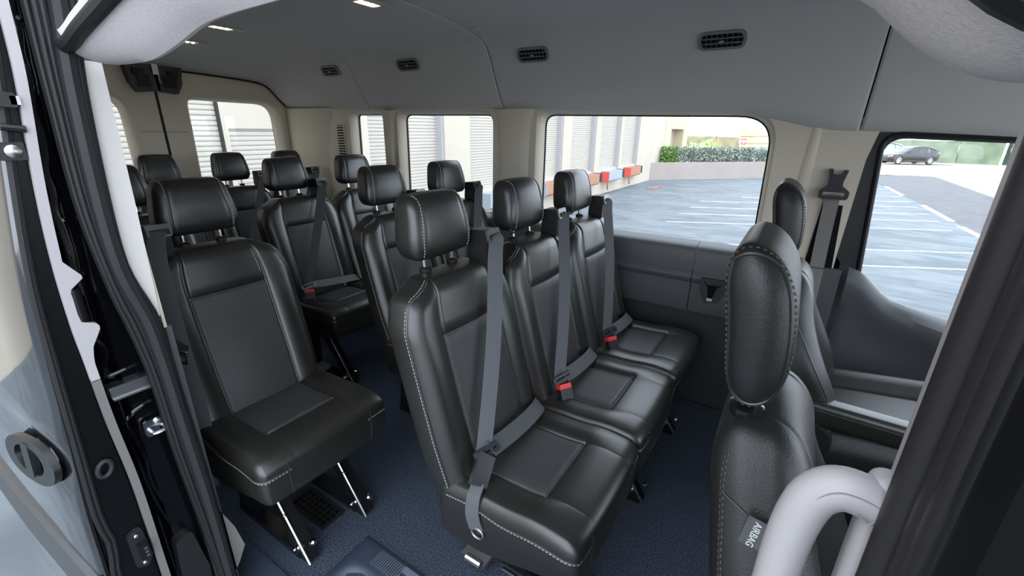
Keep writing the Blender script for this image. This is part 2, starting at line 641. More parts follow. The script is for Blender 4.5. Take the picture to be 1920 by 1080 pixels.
# pillar ribs: soft raised centre of each pillar
for x0, x1 in ((-1.44, -1.24), (-2.32, -2.245)):
    mb = MB()
    rows = []
    for z in (0.72, 0.8, 1.0, 1.2, 1.34, 1.40):
        fl = 0.03 * ss(1.30, 1.40, z)
        r = []
        for t in range(9):
            a = -1 + 2 * t / 8
            xx = lerp(x0, x1, t / 8) + a * fl
            r.append(Vector((xx, YW + 0.002 - 0.020 * (1 - abs(a)**4) , z)))
        rows.append(r)
    mb.grid(rows)
    add('pillar_cover', mb.me('pillar_cover', beige), wall_left)
# lower charcoal trim, profile (y, z) swept along x
LOW = [(0.945, 0.826), (0.90, 0.818), (0.880, 0.812), (0.868, 0.803), (0.862, 0.788), (0.858, 0.74), (0.858, 0.70), (0.850, 0.690), (0.842, 0.672), (0.846, 0.655), (0.856, 0.646), (0.858, 0.60), (0.860, 0.515), (0.866, 0.502), (0.885, 0.498)]
for i, (x0, x1) in enumerate(((XR, -1.36), (-1.357, -0.342), (-0.339, 0.10))):
    mb = MB()
    mb.grid([[Vector((x, y, z)) for y, z in LOW] for x in (x0, x0 + 0.002, (x0 + x1) / 2, x1 - 0.002, x1)])
    add('lower_trim', mb.me('lower_trim', plastic_d), wall_left)
mb = MB()
mb.box(((XR + 0.2) / 2, 0.885, 0.25), (0.2 - XR, 0.02, 0.50))
mb.box(((XR + 0.2) / 2, 0.885, 0.015), (0.2 - XR, 0.05, 0.03))
add('kick_panel', mb.me('kick_panel', plastic_dd), wall_left)
# B pillar: vertical crease strip and black belt slot
mb = MB()
rows = []
for z, xa, xb in ((1.36, -0.005, 0.03), (1.2, -0.015, 0.03), (1.0, -0.03, 0.03), (0.80, -0.045, 0.03)):
    rows.append([Vector((lerp(xa, xb, t / 6), YW + 0.001 - 0.0055 * math.sin(math.pi * t / 6), z)) for t in range(7)])
mb.grid(rows)
add('pillar_crease', mb.me('pillar_crease', beige), wall_left)
mb = MB()
mb.prism([(0.085, 1.045), (0.150, 1.045), (0.168, 0.78), (0.072, 0.78)], -0.004, xz(YW - 0.001))
add('belt_slot', mb.me('belt_slot', void_b), wall_left)
mb = MB()
mb.prism([(0.06, 0.80), (0.20, 0.80), (0.20, 0.0), (0.06, 0.0)], -0.02, xz(YW - 0.001))
add('pillar_base_trim', mb.me('pillar_base_trim', plastic_d), wall_left)
# rear pillar step and its slotted air grille
mb = MB()
rows = []
for z in (0.72, 0.9, 1.1, 1.3, 1.42):
    rows.append([Vector((x, YW - d, z)) for x, d in ((-3.33, 0.03), (-3.05, 0.028), (-2.99 + 0.12 * ss(1.2, 1.42, z), 0.026), (-2.93 + 0.12 * ss(1.2, 1.42, z), 0.0))])
mb.grid(rows)
add('rear_pillar_cover', mb.me('rear_pillar_cover', beige), wall_left)
gr = thing('pillar_grille', 'pale slotted air grille in the rear pillar beside the smallest side window', 'grille', (-2.765, YW - 0.002, 1.19))
mb = MB()
mb.prism(rpoly([(-0.05, -0.13), (0.05, -0.13), (0.04, 0.13), (-0.04, 0.13)], 0.02), -0.004, xz(0), [rpoly([(-0.042, -0.122), (0.042, -0.122), (0.032, 0.122), (-0.032, 0.122)], 0.015)])
add('grille_frame', mb.me('grille_frame', beige), gr)
mb = MB()
mb.box((0, 0.0, 0), (0.075, 0.002, 0.24))
add('grille_backing', mb.me('grille_backing', void_b), gr)
sl = MB()
sl.box((0, 0, 0), (0.078, 0.006, 0.008))
slm = sl.me('grille_slat', beige)
for i in range(14):
    add('slat', slm, gr, (0, -0.003, -0.112 + i * 0.0172))

# side glass
def window(name, poly, label, ymat=YG, d=0.018):
    t = thing(name, label, 'window', kind='structure')
    mb = MB()
    mb.prism(inset(poly, d), 0.004, xz(ymat))
    add('pane', mb.me('pane', glass, smooth=False), t)
    mb = MB()
    mb.tube([Vector((u, ymat - 0.002, v)) for u, v in inset(poly, d + 0.004)], 0.005, 6, closed=True)
    add('window_seal', mb.me('window_seal', rubber), t)
    return t
window('window_1', W1, 'widest side window looking onto the parking lot and hedge')
window('window_2', W2, 'middle side window looking onto roller doors')
window('window_3', W3, 'narrow rearmost side window beside the slotted grille')

# driver door -----------------------------------------------------------
door_1 = thing('door_1', 'driver door with charcoal trim panel and large window', 'door', kind='structure')
FW_ = rpoly([(0.262, 0.795), (0.305, 0.755), (0.365, 0.705), (0.45, 0.682), (0.60, 0.655), (0.80, 0.635), (1.10, 0.62), (0.92, 1.25), (0.60, 1.278), (0.222, 1.290)],
            [0.01, 0.02, 0.05, 0.05, 0.05, 0.05, 0.05, 0.06, 0.1, 0.055], 6)
mb = MB()
mb.prism([(0.205, 0.70), (0.205, 0.80), (0.172, 0.85), (0.182, 1.213), (0.195, 1.305), (0.24, 1.34), (1.10, 1.32), (1.24, 0.6), (0.5, 0.56)], 0.03, xz(0.885), [FW_])
add('door_frame', mb.me('door_frame', plastic_b), door_1)
mb = MB()
path = [Vector((u, 0.882, v)) for u, v in inset(FW_, -0.012)]
mb.tube(path, 0.009, 8, closed=True)
add('door_seal', mb.me('door_seal', rubber), door_1)
mb = MB()
mb.prism(inset(FW_, -0.006), 0.004, xz(0.905))
add('pane', mb.me('pane', glass, smooth=False), door_1)
# trim panel with a flowing top ledge
TOPE = [(0.215, 0.815), (0.262, 0.80), (0.305, 0.760), (0.365, 0.708), (0.45, 0.684), (0.60, 0.657), (0.80, 0.637), (1.24, 0.62)]
rows = []
for t in range(36):
    x = lerp(0.19, 1.24, t / 35)
    zt = sinterp(TOPE, x)
    bulge = 0.035 + 0.075 * ss(0.33, 0.70, x)
    w = ss(0.185, 0.225, x)
    r = [Vector((x, 0.90, zt + 0.002)), Vector((x, 0.885 - 0.012 * w, zt + 0.001))]
    for s_, b_ in ((0.012, 0.5), (0.03, 0.9), (0.06, 1.0), (0.10, 0.80), (0.16, 0.45), (0.22, 0.30)):
        r.append(Vector((x, 0.885 - 0.012 * w - bulge * b_ * w * 0.8, zt - s_)))
    for z in (0.42, 0.36, 0.25, 0.12, 0.0):
        r.append(Vector((x, 0.885 - w * 0.030, min(z, zt - 0.25))))
    rows.append(r)
mb = MB()
mb.grid(rows)
add('door_trim_panel', mb.me('door_trim_panel', plastic_d), door_1)
mb = MB()
pk = rpoly([(0.335, 0.20), (0.75, 0.14), (0.78, 0.36), (0.355, 0.43)], 0.03)
mb.prism(pk, -0.008, xz(0.858))
add('door_pocket', mb.me('door_pocket', plastic_d), door_1)
mb = MB()
mb.tube([Vector((u, 0.862, v)) for u, v in rpoly([(0.232, 0.735), (0.262, 0.72), (0.262, 0.77), (0.232, 0.785)], 0.008)], 0.0012, 5, closed=True)
add('trim_cap_outline', mb.me('trim_cap_outline', plastic_b), door_1)

# rear doors --------------------------------------------------------------
YC = 0.045
def yz(x0):
    return lambda u, v, w: Vector((x0 - w, u, v))
for nm, s, lab in (('door_2', 1, 'rear cargo door on the driver side with pale trim and window'), ('door_3', -1, 'rear cargo door on the sliding-door side with pale trim and window')):
    d = thing(nm, lab, 'door', kind='structure')
    y0, y1 = (YC + 0.008, 0.885) if s > 0 else (-0.86, YC - 0.008)
    wy = (YC + 0.152, YC + 0.76) if s > 0 else (YC - 0.76, YC - 0.148)
    hole = rpoly([(wy[0] - (0.012 if s > 0 else -0.02), 0.80), (wy[1] + (0.012 if s > 0 else 0.0), 0.80), (wy[1], 1.468), (wy[0], 1.475)], [0.07, 0.07, 0.13 if s > 0 else 0.12, 0.06 if s > 0 else 0.13], 8)
    mb = MB()
    mb.prism([(y0, 0.05), (y1, 0.05), (y1, 1.63), (y0, 1.63)], 0.004, yz(XR), [hole])
    a = [Vector((XR - 0.002, u, v)) for u, v in hole]
    b = [Vector((XR - 0.014, u, v)) for u, v in inset(hole, 0.012)]
    c = [Vector((XR - 0.085, u, v)) for u, v in inset(hole, 0.026)]
    mb.grid([a, b, c], closed_u=True)
    add('door_trim', mb.me('door_trim', beige), d)
    mb = MB()
    mb.prism([(y0, -0.3), (y1, -0.3), (y1, 1.7), (y0, 1.7)], 0.02, yz(XR - 0.085), [inset(hole, 0.02)])
    add('door_skin', mb.me('door_skin', paint), d)
    mb = MB()
    mb.prism(inset(hole, 0.018), 0.004, yz(XR - 0.075))
    add('pane', mb.me('pane', glass, smooth=False), d)
    mb = MB()
    for ya, yb in ((y0, wy[0] - 0.03), (wy[1] + 0.03, y1)):
        mb.box((XR + 0.001, (ya + yb) / 2, 1.255), (0.003, yb - ya, 0.0025))
    add('trim_seam', mb.me('trim_seam', plastic_dd), d)
mb = MB()
mb.box((XR - 0.02, YC, 0.85), (0.02, 0.05, 1.6))
trim_1 = struct('trim_1', mb.me('rear_door_gap', rubber), 'black rubber gap where the two rear doors meet', 'seal')
mb = MB()
pth = []
for k in range(2, len(PROF)):
    q = head_pt(XR + 0.012, k, 1, 0.0)
    pth.append(q + Vector((0, 0.004, -0.004)))
mb.tube(crom(pth, 3), 0.007, 6)
mb.tube([Vector((XR + 0.006, 0.875, z)) for z in (1.43, 1.3, 1.1, 0.8, 0.5)], 0.007, 6)
trim_2 = struct('trim_2', mb.me('rear_opening_seal', rubber), 'black rubber seal edging the rear door opening below the headliner', 'seal')

lt = thing('door_latch', 'black rear door latch housing under the headliner between the rear doors', 'latch', (XR, YC, 1.555))
for s in (-1, 1):
    mb = MB()
    mb.prism(rpoly([(s * 0.012, 0.075), (s * 0.012, -0.075), (s * 0.10, -0.085), (s * 0.13, -0.03), (s * 0.145, 0.075)], 0.012), -0.05, lambda u, v, w: Vector((-w, u, v)))
    add('latch_housing', mb.me('latch_housing', plastic_b), lt)
    mb = MB()
    mb.box((0.055, s * 0.065, -0.02), (0.012, 0.06, 0.07))
    mb.box((0.058, s * 0.085, 0.025), (0.02, 0.05, 0.03))
    add('latch_cover', mb.me('latch_cover', plastic_gloss), lt)
mb = MB()
mb.box((0.04, 0, 0.05), (0.05, 0.03, 0.07))
mb.tube([(0.055, 0.012, 0.06), (0.058, 0.012, -0.03)], 0.004, 6)
add('latch_bolt', mb.me('latch_bolt', steel), lt)

# near (sliding door side) wall behind the opening ------------------------------
wall_right = thing('wall_right', 'pale trim of the near side wall behind the sliding door opening', 'wall', kind='structure')
N2 = rpoly([(-2.15, 0.88), (-1.42, 0.88), (-1.42, 1.39), (-2.15, 1.39)], 0.06)
N3 = rpoly([(-2.85, 0.88), (-2.30, 0.88), (-2.30, 1.39), (-2.85, 1.39)], 0.06)
mb = MB()
mb.prism([(-2.22, 0.86), (-1.165, 0.86), (-1.165, 1.408), (-2.22, 1.42)], 0.006, xz(-0.872), [N2])
mb.prism([(XR, 0.86), (-2.22, 0.86), (-2.22, 1.42), (XR, 1.45)], 0.006, xz(-0.872), [N3])
add('pillar_trim', mb.me('pillar_trim', beige), wall_right)
# light end strip of the C pillar
mb = MB()
mb.prism([(-0.925, 1.41), (-0.857, 1.408), (-0.864, 1.15), (-0.874, 0.893), (-0.888, 0.895), (-0.915, 0.99), (-0.925, 1.2)], 0.012, lambda u, v, w: Vector((-1.16 - w, u, v)))
add('pillar_edge_trim', mb.me('pillar_edge_trim', pale), wall_right)
mb = MB()
mb.prism([(XR, 0.0), (-1.17, 0.0), (-1.17, 0.86), (XR, 0.86)], 0.012, xz(-0.868))
add('lower_trim', mb.me('lower_trim', plastic_d), wall_right)
# pale scuff panel low at the seal
mb = MB()
mb.prism([(-0.905, 0.44), (-0.874, 0.43), (-0.868, 0.33), (-0.835, 0.22), (-0.822, 0.14), (-0.845, 0.095), (-0.905, 0.02)], 0.10, lambda u, v, w: Vector((-1.17 - w, u, v)))
add('scuff_panel', mb.me('scuff_panel', mat('taupe_trim', (0.22, 0.20, 0.19), 0.6)), wall_right)
mb = MB()
for xa_, xb_, H in ((XR - 0.02, -2.22, N3), (-2.22, -1.20, N2)):
    mb.prism([(xa_, -0.35), (xb_, -0.35), (xb_, 1.60), (xa_, 1.60)], 0.012, xz(-0.965), [inset(H, 0.01)])
add('body_side', mb.me('body_side', paint), wall_right)
for nm, H, lab in (('window_4', N2, 'near side window behind the open sliding door'), ('window_5', N3, 'near side rear quarter window')):
    t = thing(nm, lab, 'window', kind='structure')
    mb = MB()
    mb.prism(H, 0.004, xz(-0.93))
    add('pane', mb.me('pane', glass, smooth=False), t)

# C pillar jamb: glossy black face seen beside the seal -------------------------
jamb = thing('trim_3', 'glossy black painted jamb between the open sliding door and the seat', 'door jamb', kind='structure')
rows = []
JO = [(1.62, -0.950), (1.45, -0.962), (1.2, -0.985), (1.0, -0.995), (0.8, -1.0), (0.5, -1.0), (0.2, -1.0), (-0.2, -0.99), (-0.4, -0.97)]
for z, yo in JO:
    xo = -1.255 if z > 0.78 else -1.235
    rows.append([Vector((-1.30, yo - 0.0, z)), Vector((-1.225, yo + 0.002, z)), Vector((-1.212, yo + 0.012, z)), Vector((-1.206, yo + 0.028, z)), Vector((-1.186, yo + 0.036, z)), Vector((-1.186, -0.93, z)), Vector((-1.186, -0.91, z)), Vector((-1.186, -0.88, z))])
mb = MB()
mb.grid(rows)
add('jamb_panel', mb.me('jamb_panel', paint), jamb)
# swage lines and rail in the jamb
mb = MB()
mb.box((-1.19, -0.957, 0.742), (0.03, 0.072, 0.022))
mb.box((-1.185, -0.957, 0.757), (0.03, 0.075, 0.006))
mb.box((-1.185, -0.957, 0.729), (0.03, 0.07, 0.004))
add('track_rail', mb.me('track_rail', steel), jamb)
mb = MB()
mb.tube(crom([(-1.185, -0.985, 0.66), (-1.18, -0.965, 0.682), (-1.18, -0.935, 0.69), (-1.18, -0.91, 0.692)], 4), 0.005, 6)
mb.tube(crom([(-1.19, -0.985, 0.78), (-1.185, -0.96, 0.785), (-1.185, -0.92, 0.79)], 4), 0.004, 6)
mb.tube(crom([(-1.19, -0.99, 0.78), (-1.185, -0.985, 0.81), (-1.19, -0.975, 0.84), (-1.195, -0.985, 0.87)], 5), 0.006, 6)
mb.tube(crom([(-1.20, -0.975, 0.62), (-1.19, -0.968, 0.55), (-1.19, -0.972, 0.48), (-1.19, -0.955, 0.38), (-1.19, -0.935, 0.31)], 6), 0.006, 6)
mb.tube(crom([(-1.20, -0.985, 0.62), (-1.19, -0.982, 0.55), (-1.19, -0.98, 0.48), (-1.19, -0.97, 0.38), (-1.19, -0.95, 0.30)], 6), 0.005, 6)
add('jamb_bead', mb.me('jamb_bead', paint), jamb)
mb = MB()
mb.prism(rpoly([(-0.972, 0.30), (-0.935, 0.31), (-0.918, 0.17), (-0.93, -0.1), (-0.985, -0.1), (-0.98, 0.18)], 0.012), 0.03, lambda u, v, w: Vector((-1.155 - w, u, v)))
add('lower_roller_cover', mb.me('lower_roller_cover', plastic_b), jamb)
random.seed(3)
mb = MB()
P = []
zz = 1.56
while zz > 0.95:
    P.append((-1.205 + random.uniform(-0.004, 0.004), interp(sorted(JO), zz) + 0.012 + random.uniform(-0.003, 0.003), zz))
    zz -= 0.035
mb.tube(crom(P, 4), 0.007, 8, ref=(1, 0, 0))
add('flange_bead', mb.me('flange_bead', mat('bright_black', (0.02, 0.02, 0.02), 0.08, spec=1.0, coat=1.0)), jamb)
mb = MB()
mb.lathe([(0.0045, 0), (0.0045, 0.003), (0.003, 0.005)], (0, 0, 0), 10, 'x')
bm_ = mb.me('jamb_bolt', mat('dull_steel', (0.25, 0.25, 0.25), 0.35, metal=1.0))
for z in (1.47, 1.36, 1.24, 1.12, 1.02):
    add('jamb_bolt', bm_, jamb, (-1.205, interp(sorted(JO), z) + 0.016, z))

stk = thing('door_striker', 'chrome door striker plate with two studs on the black jamb', 'striker', (-1.178, -0.932, 0.628))
mb = MB()
mb.prism(rpoly([(-0.026, -0.022), (0.026, -0.018), (0.026, 0.024), (-0.026, 0.02)], 0.010), 0.007, lambda u, v, w: Vector((w, u, v)))
add('striker_plate', mb.me('striker_plate', chrome), stk)
mb = MB()
mb.lathe([(0.008, 0.0), (0.008, 0.006), (0.005, 0.007)], (0.007, 0.002, 0.011), 12, 'x')
mb.tube(crom([(0.007, -0.016, -0.006), (0.022, -0.014, -0.008), (0.024, 0.006, -0.007), (0.007, 0.012, -0.006)], 5), 0.004, 8)
add('striker_loop', mb.me('striker_loop', steel), stk)

# rubber seal running down the C pillar --------------------------------------
SO = [(1.62, -0.935), (1.491, -0.942), (1.326, -0.950), (1.137, -0.956), (0.958, -0.945), (0.90, -0.937), (0.772, -0.925), (0.548, -0.921), (0.258, -0.908), (0.0, -0.90), (-0.12, -0.89)]
SI = [(1.62, -0.862), (1.506, -0.871), (1.374, -0.891), (1.182, -0.905), (1.05, -0.910), (0.994, -0.905), (0.90, -0.882), (0.82, -0.878), (0.704, -0.876), (0.424, -0.868), (0.163, -0.871), (0.0, -0.868), (-0.12, -0.86)]
SO.sort(); SI.sort()
seal = thing('trim_4', 'ribbed grey rubber door seal running down the pillar beside the single seat', 'seal', kind='structure')
for f, r_, dx, mt, nm in ((0.02, 0.0045, 0.004, rubber, 'seal_lip'), (0.16, 0.0055, 0.008, rubber, 'seal_lip'), (0.30, 0.0065, 0.004, rubber_g, 'seal_rib'), (0.60, 0.0145, 0.006, rubber_g, 'seal_bulb'), (0.90, 0.008, 0.0, rubber, 'seal_base')):
    P = []
    for t in range(60):
        z = lerp(1.60, -0.10, t / 59)
        a, b = sinterp(SO, z), sinterp(SI, z)
        P.append(Vector((-1.152 + dx, lerp(a, b, f), z)))
    mb = MB()
    mb.tube(P, r_, 8, ref=(1, 0, 0), squash=1.0)
    add(nm, mb.me(nm, mt), seal)
mb = MB()
P0, P1 = [], []
for t in range(60):
    z = lerp(1.60, -0.10, t / 59)
    P0.append(Vector((-1.157, sinterp(SO, z) - 0.004, z)))
    P1.append(Vector((-1.157, sinterp(SI, z) + 0.002, z)))
mb.grid([P0, P1])
add('seal_carrier', mb.me('seal_carrier', rubber), seal)

# header over the sliding door: fleece underside and bulb seal -----------------
header = thing('trim_5', 'pale fleece header trim arching over the sliding door opening', 'header trim', kind='structure')
HA = [(-1.25, 1.405), (-1.15, 1.404), (-1.05, 1.402), (-0.983, 1.405), (-0.90, 1.418), (-0.78, 1.441), (-0.567, 1.449), (-0.30, 1.462), (-0.12, 1.43), (0.009, 1.377), (0.039, 1.351), (0.068, 1.333), (0.096, 1.327), (0.3, 1.32)]
HBs = [(-1.25, 1.408), (-1.135, 1.409), (-1.10, 1.414), (-1.06, 1.424), (-0.98, 1.440), (-0.84, 1.466), (-0.6, 1.50), (-0.3, 1.50), (-0.08, 1.44), (0.041, 1.364), (0.059, 1.349), (0.076, 1.338), (0.12, 1.328), (0.3, 1.325)]
rows = []
SP = []
for t in range(121):
    u = t / 120
    x = lerp(-1.145, 0.25, u)
    a = Vector((x, -0.775, sinterp(HA, x) + 0.075))
    b = Vector((x, -0.828, sinterp(HA, x) + 0.004))
    b2 = Vector((x, -0.838, sinterp(HA, x) + 0.001))
    c = Vector((x, -0.905, sinterp(HBs, x) + 0.012))
    r = [a, b, b2]
    for k in (0.25, 0.5, 0.75):
        q = b2.lerp(c, k)
        q.z -= 0.006 * math.sin(math.pi * k)
        r.append(q)
    r += [c, c + Vector((0, -0.01, 0.03))]
    rows.append(r)
    SP.append(c + Vector((0, -0.004, 0.006)))
mb = MB()
mb.grid(rows)
add('header_lining', mb.me('header_lining', fuzzy), header)
mb = MB()
mb.tube(SP, 0.013, 10)
add('header_seal', mb.me('header_seal', rubber), header)
mb = MB()
rows = []
for p in SP:
    if p.x < -0.9:
        continue
    rows.append([p + Vector((0, -0.006, 0.006)), p + Vector((0, -0.03, 0.020)), p + Vector((0, -0.06, 0.04)), p + Vector((0, -0.075, 0.10)), Vector((p.x, -0.97, 1.70)), Vector((p.x, -0.86, 1.80))])
mb.grid(rows)
add('header_flange', mb.me('header_flange', paint), header)

# near B pillar -------------------------------------------------------------
bp = thing('trim_6', 'near front door pillar with grey edge trim, ribbed dark seals and black outer face', 'door pillar', kind='structure')
def vstrip(name, pts, mt, z0=-0.3, z1=1.40, lean=0.0):
    mb = MB()
    rows = []
    for z in (z0, 0.2, 0.6, 1.0, 1.2, z1):
        rows.append([Vector((x, y, z)) for x, y in pts])
    mb.grid(rows)
    return add(name, mb.me(name, mt), bp)
vstrip('pillar_trim', [(0.30, -0.84), (0.13, -0.845), (0.103, -0.848), (0.0945, -0.856), (0.0925, -0.870), (0.0935, -0.880), (0.11, -0.883)], lgrey)
sp = []
def arc(cx, cy, r, a0, a1, n=8):
    return [(cx + r * math.cos(math.radians(lerp(a0, a1, i / n))), cy + r * math.sin(math.radians(lerp(a0, a1, i / n)))) for i in range(n + 1)]
vstrip('seal_bulb', arc(0.1000, -0.892, 0.0125, 80, 290, 12), rubber_g)
vstrip('seal_groove', [(0.105, -0.88), (0.108, -0.905), (0.105, -0.93), (0.098, -0.96)], rubber)
vstrip('seal_rib', arc(0.1045, -0.914, 0.0095, 70, 300, 10), rubber_g)
vstrip('seal_rib', arc(0.104, -0.933, 0.0095, 70, 300, 10), rubber_g)
vstrip('seal_lip', arc(0.103, -0.948, 0.006, 70, 300, 8), rubber)
vstrip('pillar_skin', [(0.11, -0.94), (0.098, -0.957), (0.094, -0.972), (0.098, -0.99), (0.12, -1.01), (0.30, -1.03)], void_b)
mb = MB()
mb.box((0.24, -0.93, 0.5), (0.12, 0.16, 1.8))
add('pillar_core', mb.me('pillar_core', void_b), bp)

# front passenger door (mostly hidden behind the pillar) and firewall, so the cab is closed
fd = thing('door_4', 'front passenger door beyond the near pillar', 'door', kind='structure')
FWN = rpoly([(0.35, 0.80), (1.05, 0.62), (0.90, 1.25), (0.33, 1.28)], 0.05)
mb = MB()
mb.prism([(0.28, -0.3), (1.25, -0.3), (1.25, 0.62), (0.98, 1.38), (0.28, 1.40)], 0.03, xz(-0.93), [FWN])
add('door_body', mb.me('door_body', plastic_d), fd)
mb = MB()
mb.prism(FWN, 0.004, xz(-0.92))
add('pane', mb.me('pane', glass, smooth=False), fd)
wall_front = thing('wall_front', 'dark dashboard and bulkhead ahead of the front seats', 'dashboard', kind='structure')
me = srbox('dash', (0.18, 0.86, 0.22), 0.08, plastic_d)
add('dashboard_body', me, wall_front, (1.12, 0, 0.52))
mb = MB()
mb.box((1.26, 0, 0.2), (0.02, 1.8, 1.0))
add('bulkhead', mb.me('bulkhead', plastic_dd), wall_front)

w6 = thing('window_6', 'windscreen ahead of the dashboard', 'window', kind='structure')
mb = MB()
mb.prism(rpoly([(-0.80, 0.70), (0.80, 0.70), (0.66, 1.54), (-0.66, 1.54)], 0.06), 0.005, lambda u, v, w: Vector((1.235 - w, u, v)))
add('pane', mb.me('pane', glass, smooth=False), w6)

# ------------------------------------------------------------------ rear passenger seats
# local seat axes: x = 0 under the headrest centre, +x towards the cushion front, floor at z = 0
def gauss(d, w):
    return math.exp(-(d / w)**2)

GY = 0.118      # half width of the centre panel
BH, BR = (0.054, 0.2195, 0.288), (0.032, 0.034, 0.040)
BZC = 0.650
def back_warp(p, pos, nn):
    x, y, z = pos
    ay = abs(y)
    f = ss(0.0, 0.03, x)
    t = (z + BH[2]) / (2 * BH[2])
    gy = GY + 0.006 * ss(0.2, 1.0, t)
    inner = 1 if abs(p[1]) < GY else 0
    d = 0.0
    d += f * (0.014 * ss(GY, GY + 0.035, ay) * (1 - ss(0.17, 0.215, ay)) * (0.5 + 0.5 * ss(0.95, 0.6, t)))
    d -= f * 0.0075 * gauss(abs(p[1]) - GY, 0.0034)
    if inner:
        d += f * 0.007 * (1 - (y / GY)**2)
        d -= f * 0.006 * gauss(p[2] - 0.150, 0.0034)
    # lumbar swell
    d += f * 0.010 * gauss(t - 0.30, 0.22) * ss(GY + 0.05, 0.0, ay)
    # side welt crease
    x += d
    yy = y * (1 - 0.10 * ss(0.80, 1.0, t) - 0.06 * ss(0.35, 0.0, t) * 0.6)
    yy += math.copysign(0.004, y) * 0
    z -= 0.030 * ss(0.75, 1.0, t) * ss(GY - 0.01, 0.205, ay)
    zz = z + BZC
    xx = x + 0.181 - 0.268 * (zz - 0.42) - 0.004 * math.sin(math.pi * t)
    return Vector((xx, yy, zz))
def back_mat(c):
    return 1 if (c[0] > BH[0] - 1e-4 and abs(c[1]) < GY and c[2] < 0.150) else 0
def make_back():
    gx = lin(BH[0], BR[0], 2, 4)
    gy = lin(BH[1], BR[1], 14, 5, (-GY, GY))
    gz = lin(BH[2], BR[2], 16, 5, (0.150,))
    return rbox('seat_back', BH, BR, gx, gy, gz, back_warp, [leather, insert], back_mat)
def make_back_stitch():
    mb = MB()
    for s in (-1, 1):
        pr_ = [(BH[0] - 0.030, s * BH[1], lerp(-BH[2] + 0.05, BH[2] - 0.03, t / 40)) for t in range(41)]
        pr_ += [(BH[0] - 0.030, s * (BH[1] - 0.02 * t), BH[2]) for t in range(1, 6)]
        P, N = surf_path(pr_, BH, BR, back_warp)
        stitches(mb, P, N)
    return mb.me('back_stitching', stitch_m, smooth=False)
def make_back_welt():
    mb = MB()
    for s in (-1, 1):
        pr_ = [(BH[0] - 0.024, s * BH[1], lerp(-BH[2] + 0.02, BH[2] - 0.03, t / 40)) for t in range(41)]
        pr_ += [(BH[0] - 0.024, s * (BH[1] - 0.02 * t), BH[2]) for t in range(1, 6)]
        P, N = surf_path(pr_, BH, BR, back_warp)
        mb.tube(P, 0.0028, 6)
    return mb.me('back_welt', leather)

CH, CR = (0.205, 0.2195, 0.095), (0.040, 0.020, 0.030)
CXC, CZC = 0.368, 0.342
GXF = 0.070     # front edge of the insert (param x)
def cush_warp(p, pos, nn):
    x, y, z = pos
    ay = abs(y)
    top = ss(0.02, 0.07, z)
    d = 0.0
    fr_ = 1 - ss(GXF - 0.02, GXF + 0.07, x)
    d += top * 0.010 * ss(GY, GY + 0.03, ay) * fr_ + top * 0.006 * (1 - fr_)
    d -= top * 0.007 * gauss(abs(p[1]) - GY, 0.0034) * (1.0 if p[0] < GXF + 0.004 else 0.12)
    if abs(p[1]) < GY + 0.002:
        d -= top * 0.007 * gauss(p[0] - GXF, 0.0034)
        if p[0] < GXF:
            d += top * 0.004 * (1 - (y / GY)**2)
    d += top * 0.012 * gauss(x - 0.115, 0.07)
    d -= top * 0.006 * ss(0.18, 0.2195, ay)
    d -= top * 0.010 * ss(-0.05, -0.2, x)
    z += d
    # underside rises towards the front
    bot = ss(0.02, -0.09, z)
    z += bot * 0.055 * ss(-0.1, 0.2, x)
    # side seam crease
    x += 0.010 * ss(0.0, 0.2, x) * (1 - (y / 0.219)**2)
    return Vector((x + CXC, y * (1.0 - 0.03 * bot), z + CZC))
def cush_mat(c):
    return 1 if (c[2] > CH[2] - 1e-4 and abs(c[1]) < GY and c[0] < GXF) else 0
def make_cush():
    return rbox('seat_cushion', CH, CR, lin(CH[0], CR[0], 12, 5, (GXF,)), lin(CH[1], CR[1], 14, 5, (-GY, GY)), lin(CH[2], CR[2], 4, 5), cush_warp, [leather, insert], cush_mat)
def cush_seam_params():
    pr_ = [(-CH[0] + 0.04 + i * 0.013, -CH[1], CH[2] - 0.040 + 0.016 * ss(0.02, -0.12, -CH[0] + 0.04 + i * 0.013)) for i in range(29)]
    pr_ = [(a, b, c) for a, b, c in pr_ if a <= CH[0]]
    fr = [(CH[0], -CH[1] + i * 0.0146, CH[2] - 0.040) for i in range(1, 30)]
    bk = [(a, -b, c) for a, b, c in reversed(pr_)]
    return pr_, fr, bk
def make_cush_stitch():
    mb = MB()
    a, f, b = cush_seam_params()
    for L in (a + f[:6], list(reversed(f[-6:])) and f[-6:] + b):
        P, N = surf_path([(q[0], q[1], q[2] - 0.004) for q in L], CH, CR, cush_warp)
        stitches(mb, P, N)
    return mb.me('cushion_stitching', stitch_m, smooth=False)
def make_cush_welt():
    mb = MB()
    a, f, b = cush_seam_params()
    for L in (a + f[:6], f[-6:] + b):
        P, N = surf_path(L, CH, CR, cush_warp)
        mb.tube(P, 0.0026, 6)
    for s in (-1, 1):
        pr_ = [(CH[0], s * 0.142, lerp(CH[2] - 0.02, -CH[2] + 0.02, t / 14)) for t in range(15)]
        P, N = surf_path(pr_, CH, CR, cush_warp)
        mb.tube(P, 0.0022, 6)
    pr_ = [(CH[0], lerp(-0.142, 0.142, t / 14), -0.035) for t in range(15)]
    P, N = surf_path(pr_, CH, CR, cush_warp)
    mb.tube(P, 0.0020, 6)
    return mb.me('cushion_welt', leather)

